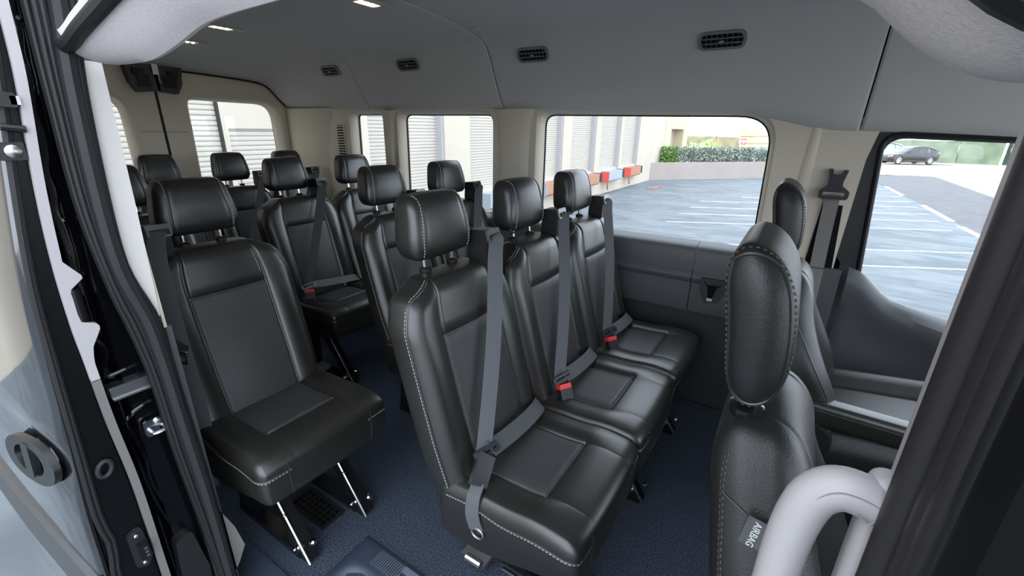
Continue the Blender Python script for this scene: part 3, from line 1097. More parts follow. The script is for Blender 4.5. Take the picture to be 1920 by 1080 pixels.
HH, HR = (0.046, 0.118, 0.081), (0.028, 0.030, 0.036)
GH = 0.086
def head_warp(p, pos, nn):
    x, y, z = pos
    t = (z + HH[2]) / (2 * HH[2])
    f = ss(0.0, 0.02, x)
    x -= f * 0.0045 * gauss(abs(p[1]) - GH, 0.0034)
    x += f * 0.006 * (1 - min(1, abs(y) / 0.1)**2) - f * 0.010 * ss(0.5, 1.0, t)
    x += (-f) * 0.004 * ss(0.4, 0.0, t)
    y *= 1 - 0.13 * ss(0.25, 1.0, t) - 0.03 * ss(0.3, 0.0, t)
    z += 0.006 * (1 - (y / 0.12)**2) * ss(0.5, 1.0, t)
    return Vector((x - 0.10 * z, y, z + 1.054))
def make_headrest():
    return rbox('headrest', HH, HR, lin(HH[0], HR[0], 3, 4), lin(HH[1], HR[1], 8, 4, (-GH, GH)), lin(HH[2], HR[2], 6, 5), head_warp, [leather])
def make_head_stitch():
    mb = MB()
    for s in (-1, 1):
        for o in (0.0055,):
            pr_ = [(HH[0], s * (GH + o), lerp(-HH[2] + 0.006, HH[2] - 0.004, t / 20)) for t in range(21)]
            pr_ += [(HH[0] - 0.008 * k, s * (GH + o), HH[2]) for k in range(1, 6)]
            P, N = surf_path(pr_, HH, HR, head_warp)
            stitches(mb, P, N, 0.0052, 0.0032, 0.0015)
    return mb.me('headrest_stitching', stitch_m, smooth=False)
def make_post():
    mb = MB()
    mb.tube([(0.014, 0, 0.935), (0.010, 0, 0.985)], 0.0062, 10)
    return mb.me('headrest_post', chrome)
def make_postguide():
    mb = MB()
    mb.lathe([(0.012, 0.915), (0.0165, 0.930), (0.0165, 0.938), (0.012, 0.942), (0.007, 0.943)], (0.014, 0, 0.006), 14)
    return mb.me('post_guide', plastic_b)

# belts: guide on the shoulder, buckle low on the other side (built for guide at +y)
def make_guide():
    mb = MB()
    mb.prism(rpoly([(-0.035, -0.065), (0.030, -0.075), (0.034, 0.012), (0.024, 0.027), (-0.030, 0.024)], 0.010), 0.054, lambda u, v, w: Vector((u, w - 0.027, v)))
    return mb.me('belt_guide', plastic_b)
def make_guide_slot():
    mb = MB()
    mb.prism(rpoly([(-0.030, -0.006), (0.030, -0.006), (0.030, 0.030), (-0.030, 0.030)], 0.008), 0.008, lambda u, v, w: Vector((0.034 + w - 0.25 * v, u, v)), [rpoly([(-0.025, 0.000), (0.025, 0.000), (0.025, 0.016), (-0.025, 0.016)], 0.004)])
    return mb.me('guide_slot', mat('slot_grey', (0.07, 0.07, 0.072), 0.25, spec=0.8))
def belt_top():
    return (0.085, 0.150, 1.012)
def make_strap():
    mb = MB()
    gx = lambda z: 0.236 - 0.268 * (z - 0.42) + 0.026
    P = [(0.085, 0.140, 1.0085), (0.104, 0.140, 1.004), (0.112, 0.139, 0.994)]
    for t in range(1, 15):
        u = t / 14
        z = lerp(0.994, 0.505, u)
        P.append((gx(z) + 0.012 * math.sin(math.pi * u) + 0.012 * u, lerp(0.139, -0.118, u), z))
    mb.ribbon(P, (0.45, 0.85, 0.25), 0.050)
    return mb.me('shoulder_strap', webbing)
def make_lap():
    mb = MB()
    P = crom([(0.270, -0.116, 0.508), (0.272, -0.03, 0.496), (0.268, 0.08, 0.482), (0.256, 0.165, 0.470), (0.234, 0.214, 0.452), (0.205, 0.222, 0.430)], 4)
    mb.ribbon(P, (0.77, 0.04, -0.64), 0.046)
    return mb.me('lap_strap', webbing)
def make_tongue():
    e1 = Vector((0.45, 0.85, 0.25)).normalized()
    e2 = Vector((0.05, -0.26, -0.49)).normalized()
    n_ = e2.cross(e1).normalized()
    if n_.x < 0:
        n_ = -n_
    e2 = (e2 - e1 * e2.dot(e1)).normalized()
    c = Vector((0.262, -0.122, 0.503))
    mb = MB()
    mb.prism(rpoly([(-0.037, -0.012), (0.037, -0.012), (0.037, 0.014), (-0.037, 0.014)], 0.009), 0.012, lambda u, v, w: c + e1 * u + e2 * v + n_ * (w - 0.004), [rpoly([(-0.028, -0.004), (0.028, -0.004), (0.028, 0.003), (-0.028, 0.003)], 0.002)])
    return mb.me('belt_tongue', mat('tongue_grey', (0.03, 0.031, 0.034), 0.3))
def make_buckle():
    d = Vector((0.38, -0.22, -0.9)).normalized()
    a = Vector((0.272, -0.130, 0.486))
    mb = MB()
    mb.bar(a, a + d * 0.016, 0.046, 0.024, 1, ref=(1, -0.5, 0.2))
    mb.bar(a + d * 0.016, a + d * 0.055, 0.048, 0.026, 0, ref=(1, -0.5, 0.2))
    return mb.me('belt_buckle', [plastic_b, red_b])
def make_loose_tongue():
    mb = MB()
    mb.prism(rpoly([(-0.014, -0.024), (0.014, -0.024), (0.014, 0.024), (-0.014, 0.024)], 0.004), 0.003, lambda u, v, w: Vector((u, w, v)), [rpoly([(-0.008, -0.016), (0.008, -0.016), (0.008, 0.004), (-0.008, 0.004)], 0.003)])
    return mb.me('loose_tongue', chrome)

def seat_unit(root, y0, sc=1.0, belt=1, sg=1, detail=True, name_=''):
    L = (0, y0, 0)
    S = (1, sc, 1)
    b = add('seat_back', cached('back', make_back), root, L, scale=S)
    c = add('seat_cushion', cached('cush', make_cush), root, L, scale=S)
    h = add('headrest', cached('head', make_headrest), root, L, scale=S)
    add('welt', cached('bwelt', make_back_welt), b)
    add('welt', cached('cwelt', make_cush_welt), c)
    if detail:
        add('stitching', cached('bst', make_back_stitch), b)
        add('stitching', cached('cst', make_cush_stitch), c)
        add('stitching', cached('hst', make_head_stitch), h)
    for s in (-1, 1):
        add('headrest_post', cached('post', make_post), h, (0, s * 0.055, 0))
        add('post_guide', cached('pgui', make_postguide), h, (0, s * 0.055, 0))
    if belt:
        SB = (1, sg, 1)
        g = add('belt_guide', cached('guide', make_guide), root, (0.065, y0 + sg * 0.140, 1.0), scale=SB)
        add('guide_slot', cached('gslot', make_guide_slot), g)
        if belt == 1:
            st = add('seat_belt', cached('strap', make_strap), root, L, scale=SB)
            add('lap_strap', cached('lap', make_lap), st)
            add('belt_tongue', cached('tongue', make_tongue), st)
            if not (name_ == 'first' and y0 < 0):
                add('belt_buckle', cached('buckle', make_buckle), root, L, scale=SB)

def seat_legs(root, ys, x0=0.15, x1=0.545):
    def plate():
        mb = MB()
        mb.prism([(x1, 0.0), (x1 + 0.012, 0.018), (0.36, 0.285), (0.29, 0.285), (x1 - 0.085, 0.075), (x1 - 0.10, 0.0)], 0.036, lambda u, v, w: Vector((u, w - 0.018, v)))
        return mb.me('seat_leg_plate', plastic_gloss)
    def rod():
        mb = MB()
        mb.tube([(x1 + 0.016, -0.020, 0.012), (0.368, -0.020, 0.292)], 0.0055, 8)
        return mb.me('leg_rod', chrome)
    def rear():
        mb = MB()
        mb.prism([(x0, 0.0), (x0 + 0.09, 0.0), (x0 + 0.11, 0.27), (x0 + 0.03, 0.27)], 0.036, lambda u, v, w: Vector((u, w - 0.018, v)))
        mb.box(((x0 + x1) / 2 - 0.02, 0, 0.012), (x1 - x0 - 0.04, 0.044, 0.024))
        return mb.me('seat_leg_rear', plastic_gloss)
    def bolts():
        mb = MB()
        mb.lathe([(0.010, 0.0), (0.010, -0.006), (0.006, -0.010)], (0, 0, 0), 10, 'y')
        return mb.me('leg_bolts', chrome)
    k = (x0, x1)
    for y in ys:
        p = add('leg', cached(('plate',) + k, plate), root, (0, y, 0))
        add('leg_rod', cached(('rod',) + k, rod), p)
        for x, z, r in ((x1 - 0.03, 0.055, 1.0), (x1 - 0.055, 0.03, 0.7), (0.395, 0.25, 1.1), (0.47, 0.16, 0.5)):
            add('bolt', cached('bolts', bolts), p, (x, -0.018, z), scale=(r, 1, r))
        for x, z in ((x1 + 0.004, 0.075), (0.412, 0.262)):
            add('bolt', cached('bolts', bolts), p, (x, 0.006, z), (0, 0, math.radians(90)), (1.1, 1.3, 1.1))
        add('floor_rail', cached(('rear',) + k, rear), root, (0, y, 0))
def under_frame(root, ya, yb):
    mb = MB()
    mb.box((0.40, (ya + yb) / 2, 0.272), (0.03, yb - ya, 0.03))
    mb.box((0.22, (ya + yb) / 2, 0.255), (0.03, yb - ya, 0.03))
    add('seat_frame', mb.me('seat_frame', plastic_gloss), root)

def bench(name, label, x, centres, belts, legs, sc=1.0, sg=1, cat='bench seat', detail=True, group=None):
    root = thing(name, label, cat, (x, 0, 0), group=group)
    for i, y in enumerate(centres):
        seat_unit(root, y, sc, belts[i], sg, detail, 'first' if x > -1 else '')
    seat_legs(root, legs)
    under_frame(root, min(centres) - 0.16, max(centres) + 0.16)
    return root

X2, X3, X4, X5 = -0.822, -1.60, -2.355, -3.03
b2 = bench('bench_seat', 'black leather three-seat bench with three fastened belts nearest the camera', X2, (-0.330, 0.110, 0.550), (1, 1, 1), (-0.34, 0.13, 0.60))
s3 = bench('single_seat', 'black leather single seat beside the open sliding door', X3 - 0.02, (-0.578,), (2,), (-0.685, -0.468), sg=-1, cat='seat')
d3 = bench('bench_seat', 'black leather double seat just behind the three-seat bench', X3 + 0.01, (0.175, 0.615), (1, 1), (0.06, 0.70))
s4 = bench('single_seat', 'black leather single seat mostly hidden behind the sliding-door pillar', X4, (-0.56,), (2,), (-0.67, -0.45), sg=-1, cat='seat', detail=False)
d4 = bench('bench_seat', 'black leather double seat in the second to last row by the small windows', X4, (0.185, 0.625), (1, 1), (0.07, 0.70), detail=False)
r5 = bench('bench_seat', 'black leather four-seat bench in front of the rear doors', X5, (-0.53, -0.150, 0.232, 0.612), (0, 0, 1, 1), (-0.5, 0.0, 0.55), sc=0.86, detail=False)

# child-seat hooks at the headrest feet of the front bench and short fixing straps on its open end
for y in (0.110, 0.550):
    mb = MB()
    mb.tube(crom([(0.03, y - 0.052, 0.972), (0.035, y - 0.075, 0.970), (0.034, y - 0.098, 0.974), (0.030, y - 0.104, 0.986), (0.026, y - 0.098, 0.992)], 4), 0.004, 7)
    add('belt_hook', mb.me('belt_hook', plastic_b), b2)
mb = MB()
P = crom([(0.288, -0.524, 0.462), (0.290, -0.546, 0.440), (0.292, -0.556, 0.400), (0.298, -0.556, 0.370), (0.304, -0.554, 0.350)], 4)
mb.ribbon(P, (0.9, 0.1, 0.3), 0.040, 0.004)
anchor = add('anchor_strap', mb.me('anchor_strap', webbing), b2)
mb = MB()
mb.tube([Vector((0.306, -0.554, 0.340)) + Vector((0.018 * math.cos(a), 0, 0.016 * math.sin(a))) for a in [2 * math.pi * i / 14 for i in range(14)]], 0.003, 6, closed=True)
add('anchor_ring', mb.me('anchor_ring', steel), anchor)
d = Vector((0.05, -0.7, -0.6)).normalized()
mb = MB()
a = Vector((0.270, -0.462, 0.500))
mb.bar(a, Vector((0.290, -0.530, 0.462)), 0.046, 0.018, 0, ref=(0.72, -0.25, 0.65))
add('long_buckle', mb.me('long_buckle', mat('buckle_satin', (0.028, 0.029, 0.033), 0.25, spec=0.8)), b2)
# floor fixing and bright lower rail on the open end of the bench
mb = MB()
mb.box((0.19, -0.40, 0.03), (0.09, 0.06, 0.02))
mb.tube([(0.17, -0.435, 0.045), (0.225, -0.435, 0.045)], 0.012, 10)
add('floor_fixing', mb.me('floor_fixing', steel), b2)
mb = MB()
mb.tube([(0.30, -0.425, 0.075), (0.55, -0.425, 0.075)], 0.006, 8)
add('lower_rail', mb.me('lower_rail', chrome), b2)

# belt of the single seat hanging on its outer side
mb = MB()
P = crom([(0.115, -0.150 - 0.578, 1.012), (0.135, -0.168 - 0.578, 0.96), (0.175, -0.185 - 0.578, 0.85), (0.215, -0.195 - 0.578, 0.70), (0.24, -0.20 - 0.578, 0.55), (0.245, -0.205 - 0.578, 0.36), (0.23, -0.22 - 0.578, 0.22)], 5)
mb.ribbon(P, (0.75, 0.66, 0.0), 0.047)
sb = add('seat_belt', mb.me('seat_belt', webbing), s3)
lt_ = add('belt_tongue', cached('ltongue', make_loose_tongue), sb, (0.235, -0.785, 0.675), (0.2, 0.25, 0.6))
mb = MB()
mb.bar((0.225, -0.79, 0.70), (0.225, -0.775, 0.715), 0.05, 0.012, 0, ref=(1, 0, 0))
add('tongue_cover', mb.me('tongue_cover', plastic_b), sb)
mb = MB()
mb.prism(rpoly([(0.235, 0.455), (0.285, 0.455), (0.285, 0.472), (0.235, 0.472)], 0.005), 0.03, lambda u, v, w: Vector((u, -0.395 + w, v)))
add('belt_buckle', mb.me('belt_buckle', plastic_b), s3)

# ------------------------------------------------------------------ front seats
FBH, FBR = (0.066, 0.232, 0.322), (0.050, 0.075, 0.085)
def fback_warp(p, pos, nn):
    x, y, z = pos
    ay = abs(y)
    t = (z + FBH[2]) / (2 * FBH[2])
    f = ss(0.0, 0.03, x)
    b = ss(0.85, 0.35, t)
    x += f * b * 0.075 * ss(0.11, 0.20, ay) + f * 0.03 * gauss(t - 0.25, 0.2) * ss(0.12, 0.0, ay)
    x -= f * 0.007 * gauss(abs(p[1]) - 0.125, 0.0045)
    x -= (1 - f) * 0.012 * ss(0.5, 0.0, t)
    y *= 1 - 0.36 * ss(0.55, 1.0, t)
    z -= 0.02 * ss(0.7, 1.0, t) * (ay / 0.232)**2
    zz = z + 0.602
    return Vector((x + 0.112 - 0.19 * (zz - 0.42), y, zz))
def fback_mat(c):
    return 1 if (c[0] > FBH[0] - 1e-4 and abs(c[1]) < 0.125 and c[2] < 0.16) else 0
def make_fback():
    return rbox('front_back', FBH, FBR, lin(FBH[0], FBR[0], 3, 5, (0.02,)), lin(FBH[1], FBR[1], 14, 6, (-0.125, 0.125)), lin(FBH[2], FBR[2], 18, 6), fback_warp, [leather_f, insert], fback_mat)
FCH, FCR = (0.26, 0.25, 0.075), (0.07, 0.05, 0.045)
def fcush_warp(p, pos, nn):
    x, y, z = pos
    ay = abs(y)
    top = ss(0.0, 0.05, z)
    z += top * 0.035 * ss(0.13, 0.2, ay) * (1 - ss(0.22, 0.25, ay) * 0.6) - top * 0.006 * gauss(abs(p[1]) - 0.13, 0.004)
    return Vector((x + 0.32, y, z + 0.40 + 0.03 * (x / 0.26)))
def make_fcush():
    return rbox('front_cushion', FCH, FCR, lin(FCH[0], FCR[0], 10, 5), lin(FCH[1], FCR[1], 14, 5, (-0.13, 0.13)), lin(FCH[2], FCR[2], 3, 4), fcush_warp, [leather_f])
FHH, FHR = (0.043, 0.125, 0.116), (0.0429, 0.034, 0.070)
def fhead_warp(p, pos, nn):
    x, y, z = pos
    t = (z + FHH[2]) / (2 * FHH[2])
    y *= 1 - 0.06 * ss(0.4, 1.0, t)
    x *= 0.86 + 0.14 * ss(0.0, 0.6, t)
    return Vector((x - 0.13 * z + 0.012 * (1 - (z / FHH[2])**2) - 0.02, y, z + 1.050))
def make_fhead():
    return rbox('front_headrest', FHH, FHR, lin(FHH[0], FHR[0], 2, 6), lin(FHH[1], FHR[1], 5, 5), lin(FHH[2], FHR[2], 6, 7), fhead_warp, [leather_f])
def ring_params(y, hx, hz, n=48, k=1.0):
    out = []
    for i in range(n + 1):
        a = 2 * math.pi * i / n
        c, s = math.cos(a), math.sin(a)
        m_ = max(abs(c), abs(s))
        out.append((hx * c / m_, y, hz * s / m_))
    return out
def make_fhead_seam():
    mb = MB()
    for s in (-1, 1):
        P, N = surf_path(ring_params(s * (FHH[1] - 0.012), FHH[0], FHH[2]), FHH, FHR, fhead_warp)
        mb.tube(P[:-1], 0.0028, 6, closed=True)
    return mb.me('headrest_seam', leather)
def make_fhead_stitch():
    mb = MB()
    for s in (-1, 1):
        P, N = surf_path(ring_params(s * (FHH[1] - 0.022), FHH[0], FHH[2]), FHH, FHR, fhead_warp)
        stitches(mb, P, N, 0.004, 0.0045, 0.0013)
    return mb.me('headrest_stitch', tag_grey, smooth=False)
def SEAM2(s):
    q = crom([(-0.050, 0, 0.235), (-0.020, 0, 0.228), (0.010, 0, 0.200), (0.028, 0, 0.150), (0.036, 0, 0.06), (0.044, 0, -0.08), (0.050, 0, -0.25)], 6)
    return [(p.x, s * FBH[1], p.z) for p in q]
def make_fback_seam():
    mb = MB()
    for s in (-1, 1):
        L1 = [(-FBH[0] + 0.016, s * FBH[1], lerp(-FBH[2] + 0.02, FBH[2] - 0.01, t / 40)) for t in range(41)]
        L2 = SEAM2(s)
        for L in (L1, L2):
            P, N = surf_path(L, FBH, FBR, fback_warp)
            mb.tube(P, 0.0022, 6)
    return mb.me('back_seam', leather)
def make_fback_stitch():
    mb = MB()
    for s in (-1, 1):
        for o in (-0.0035, 0.0035):
            L1 = [(-FBH[0] + 0.016 + o, s * FBH[1], lerp(-FBH[2] + 0.02, FBH[2] - 0.01, t / 40)) for t in range(41)]
            P, N = surf_path(L1, FBH, FBR, fback_warp)
            stitches(mb, P, N, 0.0045, 0.004, 0.0013)
        L2 = [(a - 0.005, b, c) for a, b, c in SEAM2(s)[8:]]
        P, N = surf_path(L2, FBH, FBR, fback_warp)
        stitches(mb, P, N, 0.0045, 0.004, 0.0013)
    return mb.me('back_stitch', tag_grey, smooth=False)
def make_fbase():
    mb = MB()
    mb.box((0.28, 0, 0.17), (0.42, 0.42, 0.30))
    return mb.me('seat_base', plastic_b)
def make_fguide():
    mb = MB()
    mb.lathe([(0.020, 0.0), (0.024, 0.008), (0.024, 0.016), (0.016, 0.020), (0.008, 0.021)], (0, 0, 0), 16)
    mb.tube([(0, 0, 0.0), (-0.004, 0, 0.06)], 0.007, 10)
    return mb.me('post_guide', plastic_gloss)
def front_seat(label, y, arm=0):
    r = thing('front_seat', label, 'seat', (0.0, y, 0))
    b = add('seat_back', cached('fb', make_fback), r)
    add('seam_piping', cached('fbs', make_fback_seam), b)
    add('stitching', cached('fbst', make_fback_stitch), b)
    c = add('seat_cushion', cached('fc', make_fcush), r)
    h = add('headrest', cached('fh', make_fhead), r)
    add('seam_piping', cached('fhs', make_fhead_seam), h)
    add('stitching', cached('fhst', make_fhead_stitch), h)
    for s in (-1, 1):
        add('post_guide', cached('fg', make_fguide), r, (-0.004, s * 0.075, 0.908))
    add('seat_base', cached('fbase', make_fbase), r)
    if arm:
        a = add('armrest', srbox('armrest', (0.165, 0.032, 0.036), (0.03, 0.016, 0.018), leather), r, (0.255, arm * 0.222, 0.545), (0, 0.02, 0))
        mb = MB()
        mb.tube([(-0.13, -0.033, 0.015), (0.15, -0.033, 0.015)], 0.0014, 5)
        add('armrest_seam', mb.me('armrest_seam', leather), a)
        mb = MB()
        mb.lathe([(0.055, 0.0), (0.06, 0.01), (0.06, 0.03), (0.05, 0.035)], (0.16, arm * 0.235 - 0.02, 0.46), 20, 'y')
        add('recline_cover', mb.me('recline_cover', plastic_b), r)
    return r
passenger = front_seat('black leather front passenger seat beside the light grab handle', -0.49)
driver = front_seat('black leather driver seat with fold-down armrest by the far door', 0.40, arm=-1)
# airbag tag sewn into the outer seam of the passenger seat
mb = MB()
mb.box((0, 0, 0), (0.026, 0.0016, 0.050))
tg = add('airbag_tag', mb.me('airbag_tag', tag_grey), passenger, (0.037, -0.1865, 0.803), (0.0, 0.12, -0.05))
text_mesh('AIRBAG', 0.0125, white_ink, tg, (0.0, -0.0012, 0), (math.radians(90), math.radians(90), 0), 0.0002)

# driver belt on the B pillar
db = thing('seat_belt', 'dark grey driver seat belt hanging from its height adjuster on the far door pillar', 'seat belt', (0.11, 0.862, 0))
mb = MB()
P = crom([(0.0, 0, 1.085), (0.001, 0.004, 1.04), (0.004, 0.006, 0.90), (0.008, -0.006, 0.76), (0.008, -0.03, 0.60), (0.008, -0.04, 0.40), (0.0, -0.035, 0.20)], 5)
mb.ribbon(P, (1, 0, 0), 0.048)
add('webbing', mb.me('webbing', webbing_g), db)
mb = MB()
mb.prism(rpoly([(-0.046, 1.068), (0.046, 1.068), (0.048, 1.098), (0.022, 1.118), (-0.022, 1.118), (-0.048, 1.098)], 0.012), 0.014, lambda u, v, w: Vector((u, w - 0.012, v)), [rpoly([(-0.034, 1.080), (0.034, 1.080), (0.034, 1.094), (-0.034, 1.094)], 0.005)])
add('belt_ring', mb.me('belt_ring', plastic_b), db)
mb = MB()
mb.prism(rpoly([(-0.024, 1.105), (0.022, 1.105), (0.022, 1.135), (0.030, 1.175), (0.017, 1.175), (0.012, 1.158), (-0.014, 1.158), (-0.018, 1.178), (-0.030, 1.178), (-0.024, 1.14)], 0.003), 0.022, lambda u, v, w: Vector((u, w - 0.008, v)))
add('height_adjuster', mb.me('height_adjuster', plastic_b), db)

# ------------------------------------------------------------------ fittings on the trim
# air vents in the headliner slope
tang = Vector((0, -0.05, 0.095)).normalized()       # up along the slope
nrm = Vector((0, -tang.z, tang.y)).normalized()      # into the cabin
labs = ['oval air vent nearest the front above the widest window', 'oval air vent second from the front above the wide pillar', 'oval air vent above the middle side window', 'small-looking oval air vent rearmost on the headliner slope']
for x, lab in zip((-0.347, -1.152, -1.946, -2.618), labs):
    _a, _b, _c = head_pt(x, 5, 1), head_pt(x, 6, 1), head_pt(x, 7, 1)
    tang = Vector((0, _c.y - _a.y, _c.z - _a.z)).normalized()
    nrm = Vector((0, -tang.z, tang.y))
    v = thing('air_vent', lab, 'air vent', _b + nrm * 0.004, group='air vents along the headliner')
    v.rotation_euler = Matrix((Vector((1, 0, 0)), tang, Vector((1, 0, 0)).cross(tang))).transposed().to_euler()
    # local: x along van, y up the slope, z = x cross tang
    zs = 1 if Vector((1, 0, 0)).cross(tang).dot(nrm) > 0 else -1
    def frame_():
        mb = MB()
        mb.prism(rpoly([(-0.082, -0.032), (0.082, -0.032), (0.082, 0.032), (-0.082, 0.032)], 0.028), 0.010 * zs, lambda u, w_, d_: Vector((u, w_, d_ - 0.002 * zs)), [rpoly([(-0.072, -0.023), (0.072, -0.023), (0.072, 0.023), (-0.072, 0.023)], 0.020)])
        return mb.me('vent_frame', mat('vent_grey', (0.20, 0.20, 0.20), 0.5))
    def back_():
        mb = MB()
        mb.prism(rpoly([(-0.074, -0.025), (0.074, -0.025), (0.074, 0.025), (-0.074, 0.025)], 0.02), 0.002 * zs, lambda u, w_, d_: Vector((u, w_, d_)))
        return mb.me('vent_backing', void_b)
    def louv_():
        mb = MB()
        mb.box((0, 0, 0.006 * zs), (0.140, 0.003, 0.008))
        return mb.me('vent_louver', MATS['vent_grey'])
    def fin_():
        mb = MB()
        for i in range(7):
            mb.box((-0.054 + 0.018 * i, 0, 0.004 * zs), (0.0028, 0.044, 0.005))
        return mb.me('vent_fins', plastic_d)
    def knob_():
        mb = MB()
        mb.prism(rpoly([(-0.010, 0.001), (0.010, 0.001), (0.007, -0.005), (-0.007, -0.005)], 0.002), 0.004 * zs, lambda u, w_, d_: Vector((u, w_, d_ + 0.009 * zs)))
        return mb.me('vent_knob', frost)
    add('vent_frame', cached('vf', frame_), v)
    add('backing', cached('vb', back_), v)
    for yy in (-0.0085, 0.0085):
        add('louver', cached('vl', louv_), v, (0, yy, 0))
    add('fins', cached('vfi', fin_), v)
    add('vent_knob', cached('vk', knob_), v)

# dome lights
for (x, y, z), lab in zip(((-1.52, 0.115, 1.747), (-2.52, 0.07, 1.749), (-2.95, 0.10, 1.727)), ('lit dome light at the top edge nearest the camera', 'lit dome light in the middle of the ceiling', 'lit dome light rearmost on the ceiling')):
    l = thing('dome_light', lab, 'ceiling light', (x, y, z), group='dome lights on the headliner')
    def bez_():
        mb = MB()
        mb.prism(rpoly([(-0.10, -0.04), (0.10, -0.04), (0.10, 0.04), (-0.10, 0.04)], 0.032), -0.010, lambda u, v, w: Vector((v, u, w + 0.003)), [rpoly([(-0.05, -0.024), (0.05, -0.024), (0.05, 0.024), (-0.05, 0.024)], 0.012)])
        return mb.me('lamp_bezel', frost)
    def len_():
        mb = MB()
        mb.box((0, 0, -0.001), (0.05, 0.10, 0.006))
        return mb.me('lamp_lens', mat('lamp_diffuser', (0.8, 0.75, 0.6), 0.4, emit=((1.0, 0.85, 0.6), 0.9)))
    def led_():
        mb = MB()
        mb.lathe([(0.010, 0.0), (0.008, -0.004), (0.003, -0.006)], (0, 0, -0.004), 10)
        return mb.me('lamp_led', light_m)
    add('bezel', cached('db', bez_), l)
    add('lens', cached('dl', len_), l)
    for k in (-1, 0, 1):
        add('lamp_bulb', cached('dled', led_), l, (0, 0.028 * k, 0))

# latch pocket in the far lower trim
bk = thing('wall_pocket', 'black moulded latch pocket in the charcoal trim below the widest window', 'pocket', (-0.245, 0.846, 0.632))
mb = MB()
outl = rpoly([(-0.055, 0.052), (0.062, 0.052), (0.058, 0.0), (0.03, -0.055), (-0.025, -0.062), (-0.05, -0.01)], 0.016)
inn = rpoly([(-0.042, 0.042), (0.05, 0.042), (0.020, 0.012), (0.008, -0.035), (-0.012, -0.035), (-0.018, 0.010)], 0.008)
mb.prism(outl, -0.022, xz(0.006), [inn])
add('pocket_rim', mb.me('pocket_rim', plastic_b), bk)
mb = MB()
mb.prism(outl, -0.003, xz(0.009))
add('pocket_floor', mb.me('pocket_floor', void_b), bk)
mb = MB()
mb.box((-0.003, -0.012, -0.044), (0.022, 0.012, 0.012))
add('pocket_clip', mb.me('pocket_clip', steel), bk)

# grab handle on the near pillar
gh = thing('grab_handle', 'light grey plastic grab handle on the near front pillar', 'grab handle', (0.0, 0.0, 0))
P = crom([(0.128, -0.868, 1.042), (0.100, -0.872, 1.050), (0.080, -0.874, 1.057), (0.065, -0.875, 1.056), (0.054, -0.875, 1.043), (0.0485, -0.875, 1.020), (0.046, -0.875, 0.99), (0.0455, -0.875, 0.95), (0.046, -0.875, 0.90), (0.050, -0.875, 0.86), (0.064, -0.874, 0.838), (0.10, -0.872, 0.83)], 6)
mb = MB()
mb.tube(P, lambda t: 0.0158, 18, ref=(0, 1, 0), squash=1.0)
add('handle_bar', mb.me('handle_bar', lgrey), gh)
mb = MB()
Q = [p + Vector((-0.001, -0.0145, 0.0065)) for p in P[8:26]]
mb.tube(Q, 0.0006, 5)
Q = [(0.078, -0.8885, 1.051), (0.085, -0.889, 1.046), (0.092, -0.8885, 1.058)]
mb.tube(crom(Q, 4), 0.0005, 5)
add('handle_seam', mb.me('handle_seam', mat('seam_grey', (0.25, 0.24, 0.24), 0.6)), gh)
add('handle_base', srbox('handle_base', (0.022, 0.014, 0.150), 0.010, lgrey, 4, 4), gh, (0.104, -0.866, 0.925))

# floor fittings ------------------------------------------------------------
fg = thing('floor_grate', 'black plastic floor vent grate under the single seat', 'floor grate', (-1.245, -0.555, 0.0), (0, 0, 0.0))
mb = MB()
mb.prism([(-0.10, -0.045), (0.10, -0.045), (0.10, 0.045), (-0.10, 0.045)], 0.010, lambda u, v, w: Vector((u, v, w)), [[(-0.09, -0.036), (0.09, -0.036), (0.09, 0.036), (-0.09, 0.036)]])
add('grate_frame', mb.me('grate_frame', plastic_b), fg)
mb = MB()
mb.box((0, 0, 0.002), (0.18, 0.072, 0.003))
add('grate_backing', mb.me('grate_backing', void_b), fg)
mb = MB()
mb.box((0, 0, 0), (0.006, 0.072, 0.008))
bm_ = mb.me('grate_bar', plastic_b)
for i in range(7):
    add('grate_bar', bm_, fg, (-0.0675 + 0.0225 * i, 0, 0.006))
mb = MB()
mb.box((0, 0, 0), (0.18, 0.005, 0.006))
bm_ = mb.me('grate_crossbar', plastic_b)
for i in range(3):
    add('grate_crossbar', bm_, fg, (0, -0.018 + 0.018 * i, 0.006))

# entry step: smooth navy scuff plate with a well, ribs and two raised pads
stp = thing('entry_step', 'navy moulded entry step with ribbed tread at the sliding door', 'step', (0, 0, 0))
rows = []
NX, NY = 44, 30
for i in range(NX + 1):
    x = lerp(-1.0, 0.02, i / NX)
    r = []
    for j in range(NY + 1):
        y = lerp(-0.95, -0.528, j / NY)
        w = ss(-0.97, -0.90, x) * ss(-0.60, -0.70, y)
        e = min(ss(-1.0, -0.985, x), ss(-0.528, -0.545, y), ss(0.02, 0.0, x))
        r.append(Vector((x, y, 0.001 + 0.009 * e - 0.16 * ss(0.1, 0.9, w))))
    rows.append(r)
mb = MB()
mb.grid(rows)
add('step_plate', mb.me('step_plate', navy_rub, angle=None), stp)
rib = MB()
rib.box((0, 0, 0), (0.004, 0.052, 0.005))
ribm = rib.me('tread_rib', mat('rib_grey', (0.09, 0.105, 0.14), 0.5))
for i in range(13):
    add('tread_rib', ribm, stp, (-0.905 + 0.0085 * i, -0.573 - 0.0, 0.012))
for x in (-0.775, -0.700):
    for y in (-0.556, -0.588):
        mb = MB()
        mb.prism(rpoly([(x - 0.032, y - 0.010), (x + 0.032, y - 0.010), (x + 0.032, y + 0.010), (x - 0.032, y + 0.010)], 0.003), 0.004, lambda u, v, w: Vector((u, v, 0.010 + w)))
        add('tread_pad', mb.me('tread_pad', mat('pad_grey', (0.12, 0.14, 0.18), 0.5)), stp)
